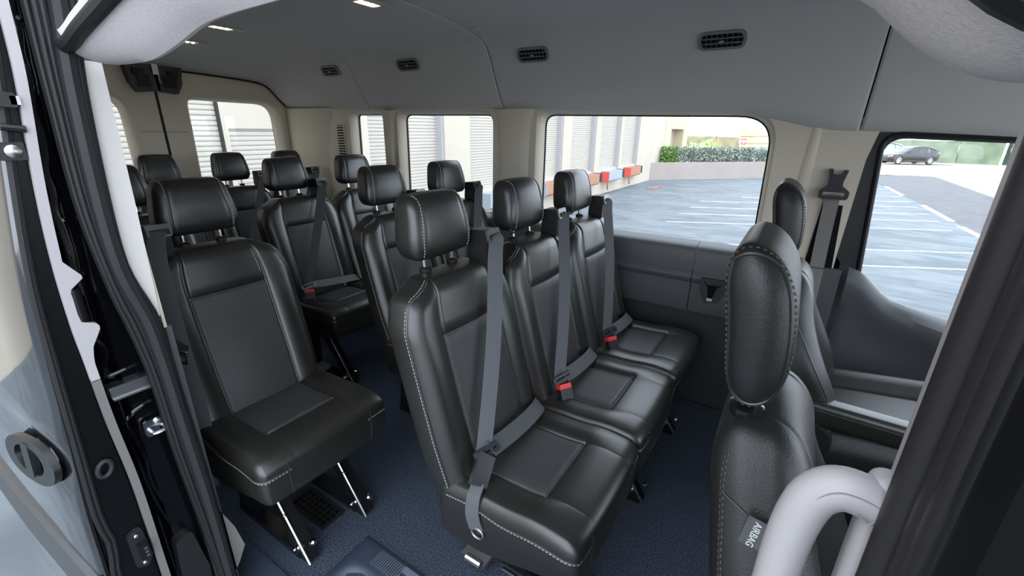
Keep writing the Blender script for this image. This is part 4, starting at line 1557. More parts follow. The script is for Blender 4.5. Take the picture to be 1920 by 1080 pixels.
# plain scuff plate in the rear corner of the doorway
mb = MB()
mb.prism([(-1.315, -0.765), (-1.02, -0.765), (-1.02, -0.93), (-1.315, -0.93)], 0.012, lambda u, v, w: Vector((u, v, w + 0.001)))
sc_ = tag(add('scuff_plate', mb.me('scuff_plate', navy_rub)), 'plain navy scuff plate at the foot of the seal beside the single seat', 'scuff plate')

# ------------------------------------------------------------------ open sliding door
sd = thing('door_5', 'open black sliding door slid back outside the van', 'door', kind='structure')
OUT = [(-0.42, -1.05), (-0.30, -1.09), (-0.12, -1.11), (0.05, -1.117), (0.2, -1.118), (0.342, -1.112), (0.5, -1.105), (0.67, -1.092), (0.87, -1.078), (1.018, -1.066), (1.24, -1.034), (1.4, -1.008), (1.56, -0.98)]
INN = [(-0.42, -1.01), (0.0, -1.015), (0.273, -1.014), (0.522, -1.012), (0.70, -1.018), (0.842, -1.019), (0.915, -1.020), (1.045, -1.016), (1.191, -1.004), (1.375, -0.982), (1.462, -0.976), (1.56, -0.970)]
XD = -1.16
XDR = -2.41
zsq = [lerp(-0.42, 1.56, t / 50) for t in range(51)]
# outer skin, rounding into the front edge
rows = []
for x, dy in ((XD, 0.010), (XD - 0.004, 0.004), (XD - 0.012, 0.0), (XD - 0.2, -0.012), (XD - 0.4, -0.022), (XD - 0.9, -0.036), (XDR, -0.038)):
    r = []
    for z in zsq:
        y = sinterp(OUT, z) + dy
        # body swage line
        y -= 0.006 * gauss(z - 0.70, 0.03) - 0.008 * gauss(z - 0.62, 0.04)
        r.append(Vector((x, y, z)))
    rows.append(r)
mb = MB()
mb.grid(rows)
add('outer_skin', mb.me('outer_skin', mat('door_paint', (0.012, 0.012, 0.014), 0.10, spec=0.8, coat=1.0), angle=None), sd)
# front edge face and inner face
rows = []
for f, dx in ((0.0, 0.0), (0.06, 0.001), (0.10, -0.008), (0.24, -0.008), (0.27, 0.0), (0.95, 0.0), (1.0, -0.004)):
    rows.append([Vector((XD + dx, lerp(sinterp(OUT, z) + 0.010, sinterp(INN, z), f), z)) for z in zsq])
rows.append([Vector((XDR, sinterp(INN, z), z)) for z in zsq])
mb = MB()
mb.grid(rows)
add('edge_panel', mb.me('edge_panel', mat('edge_black', (0.004, 0.004, 0.005), 0.3, spec=0.2)), sd)
mb = MB()
P = [Vector((XD + 0.002, lerp(sinterp(OUT, z) + 0.010, sinterp(INN, z), 0.13 + 0.10 * gauss(z - 0.40, 0.05)), z)) for z in zsq]
mb.tube(P, 0.006, 8, ref=(1, 0, 0))
P = [Vector((XD + 0.002, lerp(sinterp(OUT, z) + 0.010, sinterp(INN, z), 0.23 + 0.10 * gauss(z - 0.40, 0.05)), z)) for z in zsq]
mb.tube(P, 0.005, 8, ref=(1, 0, 0))
add('door_seal', mb.me('door_seal', rubber), sd)
# pale inner trim edge with two tabs, grey below
def edge_strip(name, z0, z1, mt, tabs=()):
    mb = MB()
    L, R_ = [], []
    n = 40
    for t in range(n + 1):
        z = lerp(z0, z1, t / n)
        a = sinterp(INN, z)
        L.append((a - 0.001, z))
        R_.append((a + 0.013, z))
    pts = L[:]
    right = []
    for (y, z) in reversed(R_):
        right.append((y, z))
    if tabs:
        right = [q for q in right if not any(lo < q[1] < hi for lo, hi, _ in tabs)]
        for lo, hi, P in tabs:
            k = next(i for i, q in enumerate(right) if q[1] <= lo)
            right[k:k] = P
    mb.prism(pts + right, 0.012, lambda u, v, w: Vector((XD + 0.002 + w, u, v)))
    return add(name, mb.me(name, mt), sd)
edge_strip('trim_edge', 0.80, 1.52, lgrey, [(0.985, 1.055, [(-1.003, 1.052), (-0.988, 1.028), (-0.983, 1.020), (-0.983, 1.014), (-1.004, 0.996), (-1.006, 0.988)]), (0.850, 0.930, [(-1.005, 0.928), (-0.984, 0.918), (-0.981, 0.911), (-0.982, 0.904), (-1.000, 0.872), (-1.004, 0.852)])])
edge_strip('trim_edge_lower', -0.35, 0.798, mat('taupe_grey', (0.16, 0.15, 0.145), 0.5))
# dark window column between the two tabs
mb = MB()
mb.tube([(XD + 0.002, -1.000, 0.995), (XD + 0.002, -1.001, 0.925)], 0.012, 12, ref=(1, 0, 0))
add('tab_roller', mb.me('tab_roller', plastic_gloss), sd)
# rubber bump ring, connector plate, upper hooks
mb = MB()
mb.tube([Vector((XD + 0.006, -1.045 + 0.012 * math.cos(a) + 0.003 * math.sin(a), 0.592 + 0.018 * math.sin(a))) for a in [2 * math.pi * i / 24 for i in range(24)]], 0.005, 8, closed=True)
add('rubber_grommet', mb.me('rubber_grommet', rubber_g), sd)
mb = MB()
mb.prism(rpoly([(-1.052, 0.40), (-1.024, 0.415), (-1.018, 0.32), (-1.030, 0.29), (-1.052, 0.305)], 0.010), -0.008, lambda u, v, w: Vector((XD - w + 0.002, u, v)))
cp = add('contact_plate', mb.me('contact_plate', plastic_b), sd)
mb = MB()
mb.box((XD + 0.018, -1.033, 0.350), (0.022, 0.018, 0.040))
for k in range(3):
    mb.box((XD + 0.030, -1.030, 0.339 + 0.011 * k), (0.003, 0.006, 0.005), 1)
for z in (0.392, 0.310):
    mb.lathe([(0.005, 0), (0.005, 0.004), (0.003, 0.006)], (XD + 0.010, -1.036, z), 10, 'x', 1)
add('contact_pins', mb.me('contact_pins', [plastic_gloss, steel]), cp)
mb = MB()
mb.prism(rpoly([(-1.03, 1.350), (-0.992, 1.345), (-0.993, 1.322), (-1.03, 1.325)], 0.004), 0.02, lambda u, v, w: Vector((XD + w, u, v)))
mb.tube([(XD + 0.014, -1.022, 1.292), (XD + 0.014, -0.992, 1.288)], 0.006, 8)
mb.box((XD + 0.004, -1.018, 1.252), (0.012, 0.036, 0.030))
hk = add('upper_hook', mb.me('upper_hook', plastic_b), sd)
mb = MB()
mb.lathe([(0.011, 0), (0.011, 0.006), (0.005, 0.009)], (XD + 0.008, -1.016, 1.252), 12, 'x')
mb.box((XD + 0.014, -0.994, 1.334), (0.012, 0.012, 0.014))
add('hook_stud', mb.me('hook_stud', steel), hk)
# outside handle: oval recessed pull
hd = add('door_handle', None, sd)
mb = MB()
oval = [(0.17 * math.copysign(abs(math.cos(a))**0.85, math.cos(a)), 0.060 * math.sin(a)) for a in [2 * math.pi * i / 40 for i in range(40)]]
def hsurf(u, v, w):
    z = 0.575 + v * 0.97 + u * 0.22
    x = -1.36 + u
    return Vector((x, sinterp(OUT, z) + 0.060 * (x - XD) - 0.002 - w, z))
mb.prism(oval, 0.012, hsurf, [[(p[0] * 0.60, p[1] * 0.62) for p in oval]])
add('handle_bezel', mb.me('handle_bezel', mat('handle_black', (0.010, 0.010, 0.011), 0.35, spec=0.35)), hd)
mb = MB()
mb.prism(rpoly([(-0.025, -0.045), (0.025, -0.045), (0.025, 0.045), (-0.025, 0.045)], 0.010), 0.014, hsurf)
add('handle_pull', mb.me('handle_pull', MATS['handle_black']), hd)
# plastic rubbing strip low on the skin
rows = []
for x in (XD, XD - 0.01, XD - 0.5, XDR):
    e = 0.0 if x == XD else 0.012
    rows.append([Vector((x, sinterp(OUT, z) + 0.05 * (x - XD) * (1 if x > -2 else 0.7) - e * k, z)) for z, k in ((0.33, 0.0), (0.325, 1.0), (0.27, 1.25), (0.21, 1.1), (0.20, 0.0))])
mb = MB()
mb.grid(rows)
add('rubbing_strip', mb.me('rubbing_strip', mat('strip_grey', (0.05, 0.05, 0.052), 0.45)), sd)

# ------------------------------------------------------------------ outside
asphalt = mat('asphalt', (0.085, 0.083, 0.09), 0.9, bump=(40, 0.4, 0.01), var=(3.0, (0.12, 0.118, 0.125), 0.25))
concrete = mat('concrete', (0.46, 0.47, 0.48), 0.85, bump=(60, 0.3, 0.004))
# tyre-swirl streaks in the concrete
nt = concrete.node_tree
b_ = nt.nodes['Principled BSDF']
tc = nt.nodes.new('ShaderNodeTexCoord')
mp = nt.nodes.new('ShaderNodeMapping')
mp.inputs['Scale'].default_value = (0.55, 1.4, 1)
mp.inputs['Rotation'].default_value = (0, 0, -0.5)
nz = nt.nodes.new('ShaderNodeTexNoise')
nz.inputs['Scale'].default_value = 1.6
nz.inputs['Detail'].default_value = 9
nz.inputs['Distortion'].default_value = 1.2
cr = nt.nodes.new('ShaderNodeValToRGB')
cr.color_ramp.elements[0].position = 0.34
cr.color_ramp.elements[0].color = (0.095, 0.112, 0.128, 1)
cr.color_ramp.elements[1].position = 0.62
cr.color_ramp.elements[1].color = (0.160, 0.180, 0.198, 1)
nt.links.new(tc.outputs['Object'], mp.inputs['Vector'])
nt.links.new(mp.outputs['Vector'], nz.inputs['Vector'])
nt.links.new(nz.outputs['Fac'], cr.inputs['Fac'])
nt.links.new(cr.outputs['Color'], b_.inputs['Base Color'])
stucco = mat('cream_stucco', (0.45, 0.395, 0.32), 0.9, bump=(70, 0.4, 0.004), var=(1.2, (0.49, 0.43, 0.355), 0.3))
stucco2 = mat('warm_stucco', (0.54, 0.45, 0.30), 0.9, bump=(70, 0.4, 0.004))
curtain = mat('roller_slat', (0.46, 0.42, 0.365), 0.55)
line_w = mat('line_paint', (0.55, 0.55, 0.54), 0.8)
wallc = mat('retaining_wall', (0.31, 0.26, 0.235), 0.9, bump=(50, 0.4, 0.004), var=(2.0, (0.35, 0.30, 0.275), 0.3))
soil = mat('soil', (0.16, 0.12, 0.09), 0.95)

mb = MB()
mb.box((20, 20, GZ - 0.10), (160, 160, 0.18))
ground = struct('ground', mb.me('ground', asphalt, smooth=False), 'grey asphalt drive aisle beyond the parking bays', 'ground')
mb = MB()
mb.prism([(-5.8, -45), (3.55, -45), (3.55, 12.5), (3.30, 18.7), (2.9, 24.3), (2.7, 30), (-5.8, 30)], 0.02, lambda u, v, w: Vector((u, v, GZ - 0.012 + w)))
pave = struct('pavement', mb.me('pavement', concrete, smooth=False), 'pale blue-grey concrete parking area beside the van', 'pavement')
mb = MB()
for ya, yb in ((6.2, 6.22), (17.2, 17.22)):
    mb.box((-1.1, ya, GZ + 0.0085), (9.2, 0.02, 0.002))
mb.bar((-4.4, 7.5, GZ + 0.0085), (-2.0, 20.5, GZ + 0.0085), 0.025, 0.002)
add('joint_line', mb.me('joint_line', mat('joint', (0.18, 0.185, 0.19), 0.9), smooth=False), pave)

k = 2.08 / 2.15
def line(name, a, b, w, lab):
    mb = MB()
    mb.bar(a, b, w, 0.004)
    return tag(add(name, mb.me(name, line_w, smooth=False)), lab, 'road marking', 'painted bay lines')
ord_ = ['nearest', 'second nearest', 'third nearest', 'fourth nearest', 'fifth nearest', 'sixth nearest', 'seventh nearest', 'farthest']
for i, (y0, xa) in enumerate(((7.66, -1.9), (9.03, -2.2), (11.6, -2.6), (13.0, -2.6), (14.35, -2.6), (15.85, -2.6), (17.2, -1.6), (18.9, -1.0))):
    xb = 3.15
    line('bay_line', (xa, (y0 + xa * 0.53 + 1.22) * k - 1.22, GZ + 0.011), (xb, (y0 + xb * 0.53 + 1.22) * k - 1.22, GZ + 0.011), 0.060, ord_[i] + ' white parking bay line slanting across the concrete')
mb = MB()
for a, b in (((3.05, 23.5), (3.2, 20.2)), ((3.35, 17.6), (3.45, 14.4)), ((3.45, 13.6), (3.62, 11.0))):
    mb.bar((a[0], a[1], GZ + 0.011), (b[0], b[1], GZ + 0.011), 0.16, 0.004)
tag(add('edge_line', mb.me('edge_line', line_w, smooth=False)), 'broken white line along the edge of the asphalt aisle', 'road marking')

# warehouse ------------------------------------------------------------------
XF = -5.8
bld = thing('building', 'cream warehouse with a row of recessed roller doors', 'building', (XF, 0, GZ))
HT = 7.4
doors = [(-0.9, 1.56, 3.7), (1.62, 3.0, 1.26 - GZ), (3.68, 5.47, 3.7), (6.24, 8.0, 3.7), (8.75, 10.45, 3.7), (11.0, 12.79, 3.7), (13.2, 15.09, 3.7), (15.34, 17.23, 3.7)]
ZD0 = 0.0 - GZ
holes = [[(a, ZD0), (b, ZD0), (b, h), (a, h)] for a, b, h in doors]
DW = [(22.16, 0.5), (24.75, 0.5), (24.75, 1.425 - GZ), (22.16, 1.425 - GZ)]
mb = MB()
mb.prism([(-60, 0), (21.0, 0), (21.0, HT), (-60, HT)], 0.35, lambda u, v, w: Vector((-w, u, v)), holes)
add('facade', mb.me('facade', stucco, smooth=False), bld)
mb = MB()
mb.prism([(21.05, 0), (25.8, 0), (25.8, HT), (21.05, HT)], 1.2, lambda u, v, w: Vector((-w, u, v)), [DW])
mb.box((-0.01, 23.4, 1.62 - GZ), (0.03, 4.7, 0.03))
add('entrance_block', mb.me('entrance_block', stucco2, smooth=False), bld)
mb = MB()
mb.box((-8.5, -17, HT / 2 + 0.0), (16, 85, HT - 0.02))
add('building_mass', mb.me('building_mass', stucco, smooth=False), bld)
mb = MB()
mb.box((-1.15, 23.45, 1.25), (0.05, 2.6, 2.3))
ent = add('entrance_door', mb.me('entrance_door', mat('door_grey', (0.30, 0.27, 0.25), 0.5)), bld)
mb = MB()
mb.box((-0.55, 22.75, 1.2), (0.1, 0.14, 2.2))
add('entrance_post', mb.me('entrance_post', white_ink), ent)
mb = MB()
mb.box((-0.4, 23.75, 0.98), (0.4, 0.65, 0.5))
add('mail_box', mb.me('mail_box', mat('box_dark', (0.05, 0.05, 0.06), 0.5)), ent)
for a, b, h in doors:
    # curtain of interlocking slats, too fine to pick apart
    P = []
    pitch = 0.056
    n = int((h - ZD0) / pitch) + 1
    prof = []
    for i in range(n):
        z = ZD0 + i * pitch
        prof += [(0.004, z), (0.018, z + 0.005), (0.022, z + 0.018), (0.020, z + pitch - 0.010), (0.004, z + pitch - 0.005)]
    mb = MB()
    mb.grid([[Vector((-(0.19 if a > 3.2 else 0.05) + d, y, z)) for d, z in prof] for y in (a, b)])
    rd = add('roller_door', mb.me('roller_door', curtain), bld)
    mb = MB()
    xr_ = -0.12 if a > 3.2 else -0.20
    mb.box((xr_, b - 0.02, (ZD0 + h) / 2), (0.16, 0.04, h - ZD0))
    mb.box((xr_, a + 0.02, (ZD0 + h) / 2), (0.16, 0.04, h - ZD0))
    add('guide_rail', mb.me('guide_rail', mat('rail_grey', (0.40, 0.39, 0.41), 0.5), smooth=False), rd)
    if a < 0:
        mb = MB()
        mb.box((-0.012, b - 0.02, (ZD0 + h) / 2), (0.02, 0.03, h - ZD0))
        add('edge_gasket', mb.me('edge_gasket', rubber, smooth=False), rd)
    mb = MB()
    mb.box((-0.13, (a + b) / 2, ZD0 + 0.03), (0.12, b - a, 0.06))
    add('bottom_bar', mb.me('bottom_bar', MATS['rail_grey'], smooth=False), rd)

brown = mat('dock_brown', (0.36, 0.17, 0.11), 0.7)
dgrey = mat('dock_grey', (0.30, 0.33, 0.36), 0.6)
redp = mat('dock_red', (0.70, 0.09, 0.07), 0.6)
dblue = mat('dock_bluegrey', (0.28, 0.36, 0.42), 0.6)
dk = [(6.55, 7.75, dblue, dgrey, 'blue-grey dock lip box below the roller door in the middle window'),
      (9.05, 10.25, brown, dgrey, 'brown dock lip box with grey end nearest in the widest window'),
      (11.4, 12.6, brown, brown, 'brown dock lip box partly behind the farthest bench headrest'),
      (13.45, 14.75, dgrey, redp, 'grey dock lip box with red end'),
      (15.7, 16.9, brown, redp, 'brown dock lip box with pale red end farthest along the building')]
for a, b, m1, m2, lab in dk:
    t = thing('dock_box', lab, 'dock box', (XF, 0, GZ), group='dock boxes below the roller doors')
    mb = MB()
    mb.prism([(0.012, ZD0 - 0.34), (0.26, ZD0 - 0.34), (0.30, ZD0 - 0.30), (0.30, ZD0 - 0.01), (0.012, ZD0 - 0.01)], b - a - 0.02, lambda u, v, w: Vector((u, a + 0.02 + w, v)))
    add('box_body', mb.me('box_body', m1, smooth=False), t)
    mb = MB()
    mb.prism([(0.012, ZD0 - 0.34), (0.26, ZD0 - 0.34), (0.30, ZD0 - 0.30), (0.30, ZD0 - 0.01), (0.012, ZD0 - 0.01)], 0.03, lambda u, v, w: Vector((u, a - 0.01 + w, v)))
    add('end_plate', mb.me('end_plate', m2, smooth=False), t)
    mb = MB()
    mb.box((0.14, b + 0.16, ZD0 - 0.15), (0.25, 0.24, 0.28))
    mb.box((0.27, b + 0.16, ZD0 - 0.15), (0.03, 0.20, 0.22))
    add('rubber_bumper', mb.me('rubber_bumper', rubber, smooth=False), t)
    if a > 13:
        mb = MB()
        mb.tube(crom([(0.2, a + 0.1, ZD0 - 0.34), (0.22, a + 0.12, ZD0 - 0.5), (0.2, a + 0.22, ZD0 - 0.62)], 4), 0.025, 6)
        add('hanging_hose', mb.me('hanging_hose', brown), t)
mb = MB()
mb.tube(crom([(-4.9, 16.0, GZ + 0.03), (-4.7, 16.3, GZ + 0.03), (-4.75, 16.7, GZ + 0.03), (-4.6, 17.0, GZ + 0.03)], 4), 0.03, 6)
tag(add('hose', mb.me('hose', mat('hose_red', (0.45, 0.14, 0.10), 0.6))), 'short reddish hose lying on the concrete near the dock boxes', 'hose')

# retaining wall and planting ---------------------------------------------------
A = Vector((-5.8, 19.25, 0))
dW = Vector((0.655, 0.756, 0))
nW = Vector((-0.756, 0.655, 0))
def wl(s, n, z):
    return A + dW * s + nW * n + Vector((0, 0, z))
mb = MB()
ZTOP = -0.02
mb.put([wl(-0.2, 0, GZ), wl(8.2, 0, GZ), wl(8.2, 0, ZTOP), wl(-0.2, 0, ZTOP), wl(-0.2, 0.3, GZ), wl(8.2, 0.3, GZ), wl(8.2, 0.3, ZTOP), wl(-0.2, 0.3, ZTOP)],
       [(0, 1, 2, 3), (7, 6, 5, 4), (3, 2, 6, 7), (0, 3, 7, 4), (1, 5, 6, 2), (0, 4, 5, 1)])
tag(add('retaining_wall', mb.me('retaining_wall', wallc, smooth=False)), 'low pale concrete retaining wall below the hedge', 'wall', kind='structure')
mb = MB()
mb.put([wl(-2, 0.3, ZTOP - 0.05), wl(8.2, 0.3, ZTOP - 0.05), wl(8.2, 6, ZTOP - 0.05), wl(-2, 6, ZTOP - 0.05)], [(0, 1, 2, 3)])
struct('planting_soil', mb.me('planting_soil', soil, smooth=False), 'bare soil bed behind the retaining wall', 'ground')

def hedge(name, label, s0, s1, n0, n1, z0, z1, cols, N, leaf, seed):
    rnd = random.Random(seed)
    mats_ = [mat(name + '_leaf_%d' % i, c, 0.6) for i, c in enumerate(cols)]
    mb = MB()
    c = [wl(s0 + 0.12, n0 + 0.12, z0), wl(s1 - 0.12, n0 + 0.12, z0), wl(s1 - 0.12, n1 - 0.12, z0), wl(s0 + 0.12, n1 - 0.12, z0)]
    t = [p + Vector((0, 0, z1 - z0 - 0.12)) for p in c]
    mb.put(c + t, [(0, 1, 5, 4), (1, 2, 6, 5), (2, 3, 7, 6), (3, 0, 4, 7), (4, 5, 6, 7)], 0)
    for i in range(N):
        f = rnd.random()
        if f < 0.55:
            s, n, z = rnd.uniform(s0, s1), n0 + rnd.uniform(-0.02, 0.14), rnd.uniform(z0, z1)
        elif f < 0.85:
            s, n, z = rnd.uniform(s0, s1), rnd.uniform(n0, n1), z1 - rnd.uniform(-0.03, 0.12)
        else:
            s, n, z = rnd.choice((s0, s1)) + rnd.uniform(-0.08, 0.08), rnd.uniform(n0, n1), rnd.uniform(z0, z1)
        p = wl(s, n, z)
        a = Vector((rnd.gauss(0, 1), rnd.gauss(0, 1), rnd.gauss(0, 1))).normalized()
        b2_ = a.cross(Vector((rnd.gauss(0, 1), rnd.gauss(0, 1), rnd.gauss(0, 1)))).normalized()
        l = leaf * rnd.uniform(0.7, 1.4)
        mb.put([p - a * l, p + b2_ * l * 0.45, p + a * l, p - b2_ * l * 0.45], [(0, 1, 2, 3)], rnd.randrange(len(cols)))
    o = add(name, mesh(name, mb.v, mb.f, mats_, mb.mi, False))
    return tag(o, label, 'hedge')
hedge('silver_hedge', 'long clipped silver-green hedge along the retaining wall', 1.80, 8.0, 0.45, 1.35, ZTOP, 0.57, [(0.15, 0.19, 0.15), (0.26, 0.31, 0.25), (0.38, 0.42, 0.35), (0.22, 0.28, 0.23)], 6500, 0.075, 5)
hedge('green_bush', 'small bright green clipped bush at the end of the silver hedge', 1.12, 1.66, 0.45, 1.05, ZTOP, 0.60, [(0.07, 0.14, 0.03), (0.14, 0.28, 0.06), (0.26, 0.40, 0.10)], 2200, 0.07, 6)

# far fence with cloth, container, stop sign ---------------------------------------
YF = 48.8
fence = thing('cloth_fence', 'long fence hung with green and tan windscreen cloth behind the cars', 'fence', (0, YF, GZ))
rnd = random.Random(11)
tan = mat('tan_cloth', (0.065, 0.06, 0.038), 0.9, var=(0.6, (0.05, 0.056, 0.032), 0.3))
grn = mat('green_cloth', (0.024, 0.044, 0.030), 0.85, var=(0.6, (0.034, 0.056, 0.038), 0.3))
x = -14.0
while x < 22:
    w = 3.0
    rows = []
    for i in range(13):
        r = []
        for j in range(7):
            zz_ = 0.05 + 1.95 * j / 6 - (0.06 * math.sin(math.pi * i / 12) if j == 6 else 0)
            zz_ *= 0.86
            r.append(Vector((x + w * i / 12, rnd.uniform(-0.035, 0.035) + 0.05 * math.sin(i * 1.3 + x + j), zz_)))
        rows.append(r)
    mb = MB()
    mb.grid(rows)
    add('cloth_panel', mb.me('cloth_panel', tan if x < 3.0 else grn, angle=None), fence)
    mb = MB()
    mb.tube([(x, 0.08, 0), (x, 0.08, 1.74)], 0.04, 8)
    add('fence_post', mb.me('fence_post', steel), fence)
    x += w
mb = MB()
mb.box((12.6, -0.1, 0.86), (0.12, 0.1, 1.72))
add('white_post', mb.me('white_post', white_ink), fence)

ct = thing('container', 'tan storage container with ribbed sides behind the hedge', 'container', (-3.9, 42.0, GZ), (0, 0, 0.05))
mb = MB()
mb.box((0, 0, 1.15), (2.1, 2.0, 2.2))
add('container_box', mb.me('container_box', mat('container_tan', (0.16, 0.13, 0.085), 0.7), smooth=False), ct)
mb = MB()
mb.box((0, 0, 0), (2.14, 0.05, 0.07))
rbm = mb.me('container_rib', mat('container_rib', (0.11, 0.08, 0.05), 0.7), smooth=False)
for z in (0.7, 1.3, 1.85):
    add('container_rib', rbm, ct, (0, -1.0, z), (0, -0.04, 0))
mb = MB()
mb.box((0.2, 0.2, 2.30), (1.3, 1.2, 0.10))
add('roof_sheet', mb.me('roof_sheet', dgrey, smooth=False), ct)
ssn = thing('stop_sign', 'red stop sign on a post between the tan fence and the container', 'sign', (-3.75, 33.0, GZ))
mb = MB()
mb.tube([(0, 0.02, 0), (0, 0.02, 1.75)], 0.03, 8)
add('sign_post', mb.me('sign_post', steel), ssn)
def octa(r):
    return [(r * math.cos(math.radians(22.5 + 45 * i)), r * math.sin(math.radians(22.5 + 45 * i))) for i in range(8)]
mb = MB()
mb.prism(octa(0.27), 0.01, lambda u, v, w: Vector((u, w, v + 1.53)))
add('sign_border', mb.me('sign_border', white_ink, smooth=False), ssn)
mb = MB()
mb.prism(octa(0.25), 0.01, lambda u, v, w: Vector((u, w - 0.006, v + 1.53)))
fce = add('sign_face', mb.me('sign_face', mat('sign_red', (0.60, 0.03, 0.04), 0.5), smooth=False), ssn)
text_mesh('STOP', 0.18, white_ink, fce, (0, -0.010, 1.53), (math.radians(90), 0, 0), 0.001)

def shrub(x, y, r, h, cols, seed, label):
    rnd = random.Random(seed)
    ms = [mat('shrub_leaf_%d_%d' % (seed, i), c, 0.6) for i, c in enumerate(cols)]
    mb = MB()
    for i in range(500):
        d = Vector((rnd.gauss(0, 1), rnd.gauss(0, 1), rnd.gauss(0, 1))).normalized()
        p = Vector((d.x * r, d.y * r, h * (0.5 + 0.5 * d.z))) * rnd.uniform(0.8, 1.0)
        a = Vector((rnd.gauss(0, 1), rnd.gauss(0, 1), rnd.gauss(0, 1))).normalized()
        b3 = a.cross(d).normalized() if a.cross(d).length > 1e-4 else Vector((1, 0, 0))
        mb.put([p - a * 0.1, p + b3 * 0.05, p + a * 0.1, p - b3 * 0.05], [(0, 1, 2, 3)], rnd.randrange(len(cols)))
    return tag(add('shrub', mesh('shrub', mb.v, mb.f, ms, mb.mi, False), None, (x, y, GZ)), label, 'shrub')
shrub(-7.3, 41.0, 0.7, 1.6, [(0.12, 0.25, 0.05), (0.25, 0.40, 0.10)], 21, 'bright green shrub in front of the tan fence cloth')
shrub(-8.6, 42.0, 0.8, 1.3, [(0.10, 0.18, 0.06), (0.18, 0.28, 0.10)], 22, 'dull green shrub at the building end of the tan fence')
shrub(4.0, 42.3, 0.55, 0.95, [(0.10, 0.18, 0.08), (0.2, 0.3, 0.14)], 23, 'low shrub at the nose of the black car')
mb = MB()
mb.prism(rpoly([(2.2, 30.6), (3.9, 30.9), (3.75, 31.9), (2.2, 32.6)], 0.3), 0.16, lambda u, v, w: Vector((u, v, GZ + w)))
tag(add('kerb_island', mb.me('kerb_island', line_w)), 'pale raised kerb island at the end of the bays', 'kerb')

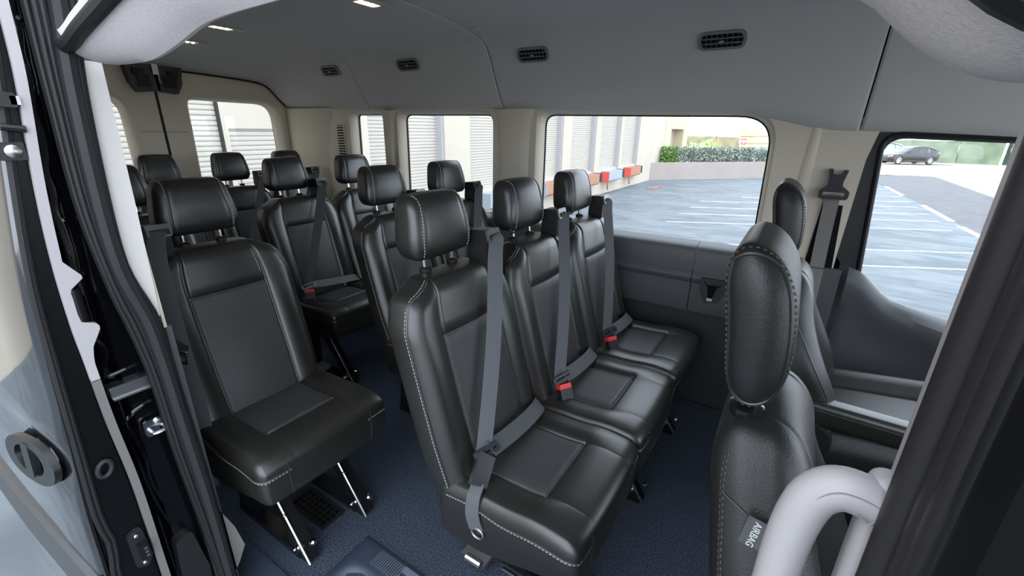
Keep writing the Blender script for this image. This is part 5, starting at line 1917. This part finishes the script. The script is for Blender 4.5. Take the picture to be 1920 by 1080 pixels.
# cars ---------------------------------------------------------------------------
def car(label, loc, rotz, body_m, glass_m, trim_m, s=1.0):
    """front towards -x, about 4.75 long"""
    r = thing('car', label, 'car', loc, (0, 0, rotz))
    r.scale = (s * 0.94, s, s * 1.12)
    # stations: x, half width, sill z, belt z
    ST = [(-2.36, 0.55, 0.38, 0.60), (-2.30, 0.72, 0.30, 0.70), (-2.05, 0.86, 0.24, 0.78), (-1.5, 0.93, 0.22, 0.86), (-0.95, 0.95, 0.22, 0.92), (0.0, 0.96, 0.22, 0.95), (1.0, 0.96, 0.23, 0.99), (1.7, 0.94, 0.26, 1.03), (2.2, 0.86, 0.32, 1.03), (2.36, 0.70, 0.45, 0.98)]
    rows = []
    for x, hw, z0, z1 in ST:
        half = [(0.0, z0), (hw * 0.86, z0), (hw * 0.98, z0 + 0.08), (hw, lerp(z0, z1, 0.45)), (hw * 0.985, lerp(z0, z1, 0.75)), (hw * 0.93, z1 - 0.03), (hw * 0.84, z1), (0.0, z1 + 0.03)]
        rows.append([Vector((x, y, z)) for y, z in half] + [Vector((x, -y, z)) for y, z in reversed(half[1:-1])])
    mb = MB()
    mb.grid(rows, closed_u=True)
    n = len(rows[0])
    mb.f += [tuple(range(n)), tuple((len(rows) - 1) * n + i for i in range(n))]
    mb.mi += [0, 0]
    bd = add('car_body', mb.me('car_body', body_m, angle=math.radians(60)), r)
    GS = [(-1.05, 0.80, 0.93, 0.94), (-0.55, 0.76, 0.94, 1.24), (-0.15, 0.68, 0.95, 1.41), (0.5, 0.66, 0.96, 1.45), (1.1, 0.66, 0.98, 1.41), (1.7, 0.68, 1.01, 1.34), (2.15, 0.70, 1.02, 1.13)]
    rows = []
    for x, hw, z0, z1 in GS:
        wb = 0.80 if x < 1.5 else 0.78
        half = [(wb, z0), (lerp(wb, hw, 0.55), lerp(z0, z1, 0.6)), (hw * 0.97, z1 - 0.03), (hw * 0.85, z1), (0, z1 + 0.015)]
        rows.append([Vector((x, y, z)) for y, z in half] + [Vector((x, -y, z)) for y, z in reversed(half[:-1])])
    mb = MB()
    mb.grid(rows)
    add('car_glasshouse', mb.me('car_glasshouse', glass_m, angle=math.radians(60)), r)
    mb = MB()
    rows2 = [[p + Vector((0, 0, 0.012)) for p in rw[2:-2]] for rw in rows[1:-1]]
    mb.grid(rows2)
    add('car_roof', mb.me('car_roof', body_m, angle=math.radians(60)), r)
    for sx in (-1, 1):
        mb = MB()
        for xa, za, xb, zb in ((0.35, 0.96, 0.38, 1.41), (1.25, 0.99, 1.15, 1.36)):
            mb.bar((xa, sx * 0.825, za), (xb, sx * 0.70, zb), 0.03, 0.07)
        mb.tube(crom([(-1.0, sx * 0.82, 0.95), (-0.5, sx * 0.79, 1.22), (-0.1, sx * 0.72, 1.39), (0.5, sx * 0.70, 1.43), (1.2, sx * 0.70, 1.38), (1.75, sx * 0.73, 1.22), (2.0, sx * 0.78, 1.06)], 4), 0.03, 6)
        add('window_pillar', mb.me('window_pillar', trim_m), r)
        mb = MB()
        mb.lathe([(0.02, 0), (0.09, 0.02), (0.10, 0.10), (0.05, 0.14)], (-0.62, sx * 0.98, 1.0), 10, 'x')
        add('door_mirror', mb.me('door_mirror', body_m), r)
        for wx in (-1.48, 1.45):
            mb = MB()
            q = sx * 0.78
            mb.lathe([(0.25, 0.0), (0.345, 0.0), (0.355, sx * 0.03), (0.355, sx * 0.16), (0.33, sx * 0.19), (0.25, sx * 0.19)], (wx, q, 0.355), 28, 'y')
            wh = add('wheel', mb.me('tyre', rubber), r)
            mb = MB()
            for kk in range(10):
                a = 2 * math.pi * kk / 10
                mb.bar((wx, q + sx * 0.165, 0.355), (wx + 0.25 * math.cos(a), q + sx * 0.175, 0.355 + 0.25 * math.sin(a)), 0.02, 0.05, ref=(0, 1, 0))
            mb.lathe([(0.245, sx * 0.15), (0.262, sx * 0.18), (0.262, sx * 0.19), (0.245, sx * 0.19)], (wx, q, 0.355), 28, 'y')
            add('wheel_rim', mb.me('wheel_rim', steel), wh)
            mb = MB()
            mb.tube([Vector((wx + 0.40 * math.cos(a), sx * 0.945, 0.36 + 0.40 * math.sin(a))) for a in [math.pi * i / 12 - 0.1 for i in range(14)]], 0.035, 6)
            add('wheel_arch', mb.me('wheel_arch', trim_m), r)
        mb = MB()
        mb.box((0.1, sx * 0.955, 0.30), (2.2, 0.03, 0.10))
        add('sill_trim', mb.me('sill_trim', trim_m), r)
        mb = MB()
        mb.bar((-2.26, sx * 0.70, 0.66), (-2.05, sx * 0.86, 0.70), 0.05, 0.09)
        add('headlamp', mb.me('headlamp', chrome), r)
        mb = MB()
        mb.bar((2.20, sx * 0.84, 0.94), (2.36, sx * 0.62, 0.92), 0.05, 0.08)
        add('tail_lamp', mb.me('tail_lamp', redp), r)
    return r
carpaint = mat('car_black', (0.004, 0.004, 0.005), 0.2, spec=0.3, coat=0.3)
carwhite = mat('car_white', (0.75, 0.76, 0.78), 0.25, coat=1.0)
carglass = mat('car_dark_glass', (0.01, 0.012, 0.014), 0.05, spec=0.5)
carblue = mat('car_blue_glass', (0.06, 0.16, 0.34), 0.08, spec=0.9)
car('black crossover car parked side-on beside the green fence', (6.45, 44.6, GZ), math.radians(28), carpaint, carglass, mat('car_trim', (0.02, 0.02, 0.02), 0.5), 0.80)
car('white car with bluish windscreen half behind the black car', (4.6, 47.2, GZ), math.radians(8), carwhite, carblue, MATS['car_trim'], 0.92)
